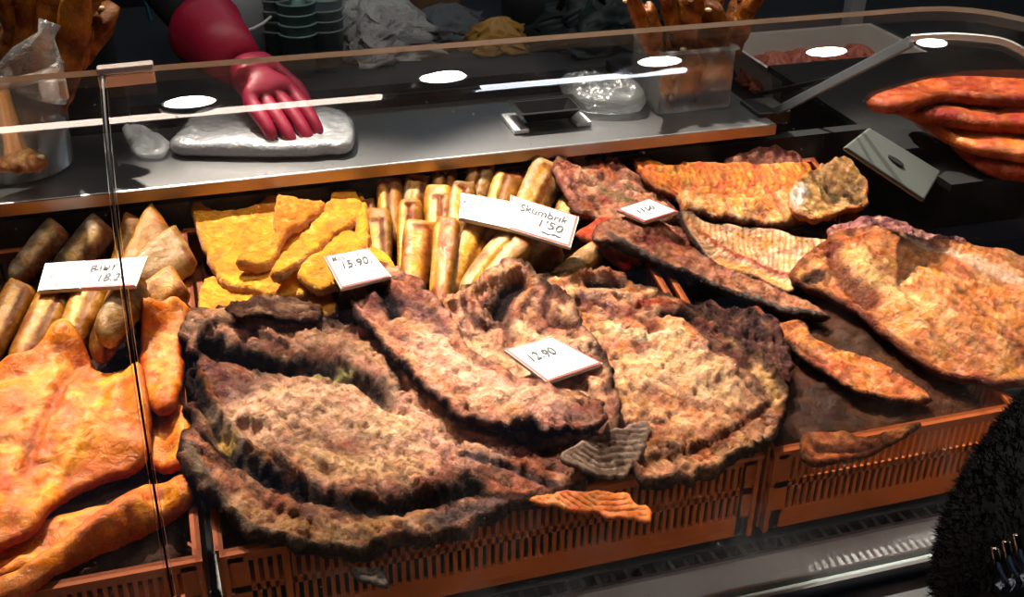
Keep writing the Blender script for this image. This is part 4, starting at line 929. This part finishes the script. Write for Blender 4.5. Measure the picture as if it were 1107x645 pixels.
# bag of dried fish on the ledge, left
bag = slab_on('clear_plastic_bag', 'crinkled clear plastic bag of dried fish at the left end of the ledge', 'plastic bag', LZ, [(-60, 188), (-60, 120), (0, 92), (40, 96), (66, 110), (76, 150), (70, 180), (40, 192), (0, 195)], 220, T=.075, e=.05, amp=.012, nsc=.03, res=.006, m=BAGM, rough=.004)
nk = MB(); pts = []
nk.tube([at_y(30, 96, 1.33), at_y(42, 60, 1.33), at_y(50, 38, 1.335), at_y(54, 24, 1.34)], [.045, .028, .010, .014], 16, .6).build('twisted_neck', BAGM, bag, True)
bgf = [((-40, 178), (66, 150)), ((-50, 165), (40, 120)), ((-20, 185), (50, 175)), ((0, 150), (60, 130)), ((-50, 140), (20, 112))]
bl = ['lowest, lying flat', 'slanting up to the right', 'in front at the bottom', 'short, near the bag shoulder', 'at the left edge of the picture']
for i, (p0, p1) in enumerate(bgf):
    a = at_z(p0[0], p0[1], LZ+.03); b = at_z(p1[0], p1[1], LZ+.035); dried_fish('dried fish inside the clear bag, '+bl[i], a, b, .021, 330+i, 'dried fish inside the clear bag', cols=((206, 150, 96), (160, 100, 56), (220, 180, 130)))
# right clear box with dried fish
bx = empty('clear_box', at_z(755, 125, LZ)); tag(bx, 'square clear plastic box holding a bundle of dried fish on the right of the ledge', 'box')
c0 = at_z(752, 122, LZ); CX, CY = c0.x, 1.395
m = MB(); hx, hy, th, hh = .055, .05, .002, .088; zb = LZ+.0005
for (x0, x1, y0, y1) in ((-hx, hx, -hy, -hy+th), (-hx, hx, hy-th, hy), (-hx, -hx+th, -hy+th, hy-th), (hx-th, hx, -hy+th, hy-th)): m.box(CX+x0, CX+x1, CY+y0, CY+y1, zb, zb+hh)
m.build('box_wall', CLEARP, bx); MB().box(CX-hx, CX+hx, CY-hy, CY+hy, zb-.0003, zb+.002).build('box_bottom', CLEARP, bx)
m = MB()
for (x0, x1, y0, y1) in ((-hx-.004, hx+.004, -hy-.004, -hy), (-hx-.004, hx+.004, hy, hy+.004), (-hx-.004, -hx, -hy, hy), (hx, hx+.004, -hy, hy)): m.box(CX+x0, CX+x1, CY+y0, CY+y1, zb+hh-.004, zb+hh)
m.build('box_rim', CLEARP, bx)
hd_ = [(680, -8), (700, 5), (716, -20), (735, 8), (752, -10), (772, 2), (790, -25), (806, -6), (825, -14), (742, 48), (770, 55)]
rw = ['leftmost, bent over the box edge', 'second from left with curled tail', 'tall, third from left', 'grey-brown, left of centre', 'tall, at the centre', 'short, right of centre', 'reddish and tall, right of centre', 'second from right, leaning', 'rightmost, leaning out', 'low in the box, in front', 'low in the box on the right']
for i, (px, py) in enumerate(hd_):
    a = Vector((CX-.028+.056*((i*37) % 11)/10, CY-.026+.052*((i*53) % 7)/6, zb+.006)); b = at_y(px, py, 1.36+.012*(i % 4))
    dried_fish('dried golden fish in the clear box, '+rw[i], a, b, .021+.003*(i % 3), 350+i, 'dried fish standing in the clear box', bend=.012*(-1)**i)
# crumpled clear bag between tray and box
slab_on('crumpled_clear_bag', 'crumpled clear plastic bag between the black tray and the clear box', 'plastic bag', LZ, [(604, 100), (628, 94), (660, 98), (690, 106), (696, 124), (655, 128), (620, 122)], 221, T=.03, e=.02, amp=.016, nsc=.02, res=.004, m=film('thin_milky_bag', (.8, .82, .82), refl=2.0, milky=.22, mcol=(.7, .72, .74), rough=.15, base=.03, bump=.01), rough=.006)

# ---- table behind the seller's aisle and what stands on it
bk = empty('back_table', (.9, 2.5, .86)); tag(bk, 'dark table behind the seller covered with tubs, cups and bags', 'table')
MB().box(-1.2, 2.8, 2.25, 3.0, .83, .86).build('table_top', mat('table_grey', (50, 54, 62), .5), bk)
for x in (-1.1, 2.7):
    for y in (2.3, 2.95): MB().box(x-.02, x+.02, y-.02, y+.02, 0, .83).build('leg', STEELD, bk)
TZ = .862
def back(px, y): return Vector((at_y(px, 30, y).x, y, TZ))
tub('white_bucket', 'pale plastic bucket with a white rim behind the magenta glove', back(252, 2.45), .10, .20, GREYP, WHITEP, .85, 'bucket')
hb = bpy.data.objects['white_bucket']; cc_ = back(252, 2.45)
MB().tube([cc_+Vector((.104*math.cos(a), -.104*abs(math.sin(a))*1.15, .16-.05*math.sin(a))) for a in np.linspace(0, math.pi, 14)], .003).build('carrying_handle', WHITEP, hb, True)
def cups(px, y, n, r, label, m):
    c = back(px, y); t = empty('plastic_cup_stack', c); tag(t, label, 'cup stack', 'stacks of plastic cups on the back table')
    for i in range(n):
        MB().lathe(c+Vector((0, 0, i*.022)), [(.001, .0), (r*.75, .0), (r, .09), (r+.003, .09), (r+.003, .093), (r-.002, .093), (r*.75-.002, .003), (.001, .003)], 20).build('cup', m, t, True)
CUPM = film('cup_plastic', (.6, .66, .68), refl=1.0, milky=.45, mcol=(.62, .72, .74), rough=.15)
cups(300, 2.4, 7, .036, 'leftmost stack of translucent cups behind the glove', CUPM); cups(322, 2.36, 4, .04, 'short greenish cup stack in front of the tall ones', mat('green_cup', (120, 150, 150), .4))
cups(338, 2.5, 9, .036, 'tall stack of translucent cups right of the green ones', CUPM); cups(352, 2.38, 4, .04, 'rightmost short stack of translucent cups', CUPM)
slab_k = dict(m=mat('crumpled_bag', (150, 156, 160), .4, bump=.01, bscale=30), rough=.02, amp=.03, nsc=.06, res=.012)
def heap(name, label, cat, px, y, sx, sy, h, m, seed, z=TZ):
    """crumpled bag: uneven closed mound with a gathered top"""
    c = Vector((at_y(px, 30, y).x, y, z)); mb = MB(); N1, N2 = 18, 36
    for i in range(N1+1):
        t = i/N1
        for j in range(N2):
            a = 2*math.pi*j/N2; k = math.cos(t*math.pi/2)**.6*(1+.22*math.sin(j*.9+seed)+.15*math.sin(j*2.3+i*.8+seed*2)+.08*math.sin(j*5.1-i*1.9)) if i < N1 else .02
            mb.v.append((c.x+sx*k*math.cos(a), c.y+sy*k*math.sin(a), c.z+h*(t+.06*math.sin(j*1.7+i+seed)*(t > 0) if i < N1 else 1.02)))
    for i in range(N1):
        for j in range(N2): mb.f.append((i*N2+j, i*N2+(j+1) % N2, (i+1)*N2+(j+1) % N2, (i+1)*N2+j))
    mb.f.append(tuple(reversed(range(N2)))); mb.f.append(tuple(N1*N2+j for j in range(N2)))
    o = mb.build(name, m, None, True); tag(o, label, cat); return o
heap('crumpled_white_bag', 'crumpled white plastic bag with a raised neck on the back table', 'plastic bag', 405, 2.45, .13, .08, .15, mat('white_bag', (170, 174, 178), .4, bump=.01, bscale=30), 3)
heap('twisted_white_bag', 'upright twisted white bag behind the crumpled one', 'plastic bag', 412, 2.6, .05, .05, .36, mat('white_bag', (170, 174, 178), .4), 8)
heap('grey_cloth_bundle', 'grey cloth bundle on the back table right of the white bag', 'cloth', 482, 2.5, .12, .08, .09, mat('grey_cloth', (86, 92, 100), .8), 5)
heap('dark_green_bag', 'dark green bag with black straps in front of the grey barrel', 'bag', 655, 2.4, .16, .09, .14, mat('green_bag', (22, 40, 44), .6), 11)
sb_ = bpy.data.objects['dark_green_bag']; cb_ = back(640, 2.38)
MB().tube([cb_+Vector((-.09+.012*i, -.02, .10+.10*math.sin(i*.35))) for i in range(10)], .008).build('strap', BLACKP, sb_, True)
heap('yellow_brown_loaf', 'yellow-brown wrapped item lying on the back table', 'food package', 540, 2.42, .075, .05, .075, mat('yellow_wrap', (170, 130, 60), .5), 6)
bxs = empty('cardboard_box', back(455, 2.75)); tag(bxs, 'brown cardboard box at the rear of the back table', 'box'); c = back(455, 2.75)
MB().box(c.x-.12, c.x+.08, c.y-.1, c.y+.1, TZ, TZ+.22).build('carton', mat('cardboard', (104, 76, 58), .8), bxs, bevel=.003); MB().box(c.x-.12, c.x+.08, c.y-.102, c.y-.1, TZ+.10, TZ+.12).build('tape', mat('tape', (140, 110, 80), .4), bxs)
tub('grey_barrel', 'pale grey plastic barrel standing on the back table', back(598, 2.65), .14, .34, mat('barrel_plastic', (104, 110, 124), .45, vary=.15), None, .95, 'barrel')
# white tray of reddish fish behind the strut, on a side table
sd_ = empty('side_table', (1.1, 1.72, 0)); tag(sd_, 'dark side table behind the strut carrying the pale tray', 'table')
MB().box(.80, 1.9, 1.62, 2.0, .94, .96).build('table_top', STEELD, sd_)
for x, y in ((.84, 1.64), (1.86, 1.64), (.84, 1.98), (1.86, 1.98)): MB().box(x-.015, x+.015, y-.015, y+.015, 0, .94).build('leg', STEELD, sd_)
wt = empty('white_food_tray', (1.1, 1.75, .961)); tag(wt, 'pale rectangular plastic tub with sloping sides behind the strut', 'tray')
pc = at_z(900, 112, 1.042); pc.y = 1.76; pc.x = at_y(903, 95, 1.70).x
tray('tray_body', (pc.x, pc.y, .9615), .32, .2, .075, .03, mat('tray_plastic', (176, 170, 166), .4), wt)
for i in range(4):
    zz = 1.1; o = heap('reddish_fish_piece', ['left', 'second from left', 'third from left', 'right'][i]+' reddish fish piece in the pale tub behind the strut', 'fish', 842+i*30, 1.76, .05, .05, .065, mat('red_flesh', (150, 70, 50), .5, bump=.004, bscale=60), 20+i, .966); o['group'] = 'reddish pieces in the pale tub'
po = empty('white_post', (at_y(920, 30, 2.1).x, 2.1, 0)); tag(po, 'upright pale square post behind the counter at the right', 'post')
MB().box(po.location.x-.018, po.location.x+.018, 2.085, 2.115, 0, 3.2).build('post_shaft', mat('post_paint', (150, 156, 162), .5), po, bevel=.002)
MB().box(po.location.x-.04, po.location.x+.04, 2.07, 2.13, 0, .01).build('foot_plate', STEELD, po)

# ---- seller
def skin_body(name, pts, edges, rad, m, parent=None, sub=2):
    me = bpy.data.meshes.new(name); me.from_pydata([tuple(p) for p in pts], edges, []); o = link(name, me, m, parent)
    md = o.modifiers.new('skin', 'SKIN'); sv = me.skin_vertices[0].data if me.skin_vertices else None
    if sv is None:
        bm = bmesh.new(); bm.from_mesh(me); bm.verts.layers.skin.verify(); bm.to_mesh(me); bm.free(); sv = me.skin_vertices[0].data
    for i, r in enumerate(rad): sv[i].radius = (r, r) if not hasattr(r, '__len__') else r; sv[i].use_root = (i == 0)
    md.use_smooth_shade = True
    s_ = o.modifiers.new('sub', 'SUBSURF'); s_.levels = sub; s_.render_levels = sub
    return o
hand = at_y(292, 104, 1.40); wrist = at_y(256, 66, 1.47); cuff = at_y(226, 36, 1.56); elbow = at_y(150, -60, 1.80)
sh_r = Vector((-.12, 2.0, 1.42)); B0 = Vector((-.28, 2.05, 0))
pr = empty('person', B0); tag(pr, 'seller in dark clothes with a magenta rubber glove reaching over the ledge', 'person')
def O(x, y, z): return Vector((B0.x+x, B0.y+y, z))
pts = [O(0, 0, .96), O(0, -.01, 1.12), O(0, -.02, 1.32), O(0, 0, 1.46), O(0, -.03, 1.56), O(0, -.06, 1.66), O(0, -.06, 1.74), sh_r, elbow, cuff, O(-.19, 0, 1.42), O(-.26, -.05, 1.15), O(-.22, -.25, 1.02),
       O(.10, 0, .86), O(.11, -.02, .48), O(.11, .01, .08), O(.11, -.14, .04), O(-.10, 0, .86), O(-.11, -.02, .48), O(-.11, .01, .08), O(-.11, -.14, .04)]
ed = [(0, 1), (1, 2), (2, 3), (3, 4), (4, 5), (5, 6), (2, 7), (7, 8), (8, 9), (2, 10), (10, 11), (11, 12), (0, 13), (13, 14), (14, 15), (15, 16), (0, 17), (17, 18), (18, 19), (19, 20)]
rd = [.15, .14, .15, .07, .055, .085, .07, .065, .052, .040, .065, .045, .03, .09, .06, .045, .035, .09, .06, .045, .035]
skin_body('body', pts, ed, rd, CLOTHD, pr)
hp = O(0, -.06, 1.76); MB().lathe(hp, [(.001, .06), (.06, .05), (.095, .0), (.1, -.06), (.085, -.10), (.001, -.10)], 20).build('hair', mat('dark_hair', (24, 18, 16), .6), pr, True)
dw = (hand-wrist).normalized()
MB().tube([cuff+(cuff-wrist)*.16, cuff+(cuff-wrist)*.10, cuff, (cuff+wrist)/2, wrist], [.036, .054, .050, .043, .034], 24).build('glove_cuff', MAGENTA, pr, True)
# gloved hand: palm and five fingers
sd = dw.cross(Vector((0, 0, 1))).normalized(); dn = Vector((0, 0, -1))
pl = [wrist, wrist+dw*.04, wrist+dw*.075]; edg = [(0, 1), (1, 2)]; rr = [.028, .032, .028]
for k, (off, ln) in enumerate(((-.030, .070), (-.010, .078), (.012, .073), (.031, .058))):
    b = len(pl); base = wrist+dw*.085+sd*off; pl += [base, base+dw*ln*.45+dn*.003, base+dw*ln*.75+dn*.010, base+dw*ln*.92+dn*.020]; edg += [(2, b), (b, b+1), (b+1, b+2), (b+2, b+3)]; rr += [.012, .0105, .0095, .008]
b = len(pl); tb0 = wrist+dw*.035-sd*.034; pl += [tb0, tb0+dw*.03-sd*.018+dn*.012, tb0+dw*.055-sd*.020+dn*.03]; edg += [(1, b), (b, b+1), (b+1, b+2)]; rr += [.015, .012, .009]
skin_body('gloved_hand', pl, edg, rr, MAGENTA, pr, 2)
MB().tube([at_y(152, -8, 1.86), at_y(158, 6, 1.86), at_y(163, 22, 1.86)], .003).build('teal_piping', mat('teal_trim', (20, 110, 130), .5), pr)

# ---- black fluffy coat sleeve of a customer, lower right foreground
fc = [at_y(1150, 700, .30), at_y(1128, 620, .33), at_y(1140, 540, .36), at_y(1175, 470, .39), at_y(1230, 420, .42)]
slv = MB().tube(smooth_poly([tuple(p) for p in fc], 6, False), list(np.interp(np.linspace(0, 1, 25), [0, .3, .6, 1], [.060, .052, .042, .034])), 28)
cu0 = Vector((1.02, .02, 0)); cust = empty('person', cu0); tag(cust, 'customer in a black fluffy coat, only the sleeve showing at the lower right corner', 'person')
def O2(x, y, z): return Vector((cu0.x+x, cu0.y+y, z))
skin_body('body', [O2(0, 0, .96), O2(0, 0, 1.12), O2(0, 0, 1.32), O2(0, 0, 1.46), O2(0, .03, 1.56), O2(0, .05, 1.66), O2(0, .05, 1.74), O2(-.18, .05, 1.42), fc[4], fc[2], fc[0], O2(.19, 0, 1.42), O2(.25, 0, 1.15), O2(.22, .15, .95),
   O2(.10, 0, .86), O2(.11, .02, .48), O2(.11, -.01, .08), O2(.11, .14, .04), O2(-.10, 0, .86), O2(-.11, .02, .48), O2(-.11, -.01, .08), O2(-.11, .14, .04)],
   [(0, 1), (1, 2), (2, 3), (3, 4), (4, 5), (5, 6), (2, 7), (7, 8), (8, 9), (9, 10), (2, 11), (11, 12), (12, 13), (0, 14), (14, 15), (15, 16), (16, 17), (0, 18), (18, 19), (19, 20), (20, 21)],
   [.15, .14, .15, .07, .055, .085, .07, .06, .03, .03, .025, .065, .045, .03, .09, .06, .045, .035, .09, .06, .045, .035], CLOTHD, cust)
so = slv.build('fluffy_coat_sleeve', FUR, cust, True)
fm = MB(); me = so.data; vs_ = [v.co.copy() for v in me.vertices]; ns_ = [v.normal.copy() for v in me.vertices]; rg = random.Random(4)
pol = [p for p in me.polygons]
for _ in range(26000):
    p = pol[rg.randrange(len(pol))]; 
    if len(p.vertices) > 4: continue
    a, b, c = (me.vertices[p.vertices[i]] for i in rg.sample(range(len(p.vertices)), 3)); u, v = rg.random(), rg.random()
    if u+v > 1: u, v = 1-u, 1-v
    q = a.co+(b.co-a.co)*u+(c.co-a.co)*v; nn = (p.normal+Vector((rg.uniform(-.8, .8), rg.uniform(-.8, .8), rg.uniform(-.8, .8)))).normalized(); ln = rg.uniform(.002, .0055)
    s1 = nn.orthogonal().normalized()*.0004; s2 = nn.cross(s1); k = len(fm.v)
    cu_ = Vector((rg.uniform(-1, 1), rg.uniform(-1, 1), rg.uniform(-1, 1)))*.002
    fm.v += [tuple(q+s1), tuple(q-s1*.5+s2), tuple(q-s1*.5-s2), tuple(q+nn*ln+cu_)]; fm.f += [(k, k+1, k+3), (k+1, k+2, k+3), (k+2, k, k+3)]
fo = fm.build('fleece_pile', FUR, so); fo['kind'] = 'stuff'
ck = MB(); 
for i in range(3):
    o_ = i*12; MB().tube([at_y(1076+o_, 592-o_*.6, .268), at_y(1079+o_, 612-o_*.5, .264), at_y(1088+o_, 632-o_*.4, .262), at_y(1100+o_, 648-o_*.3, .262)], .0016, 8).build('clasp_bar', CHROME, so, True)
MB().bar(at_y(1080, 640, .262), at_y(1112, 628, .262), .006, .004).build('clasp_plate', CHROME, so)
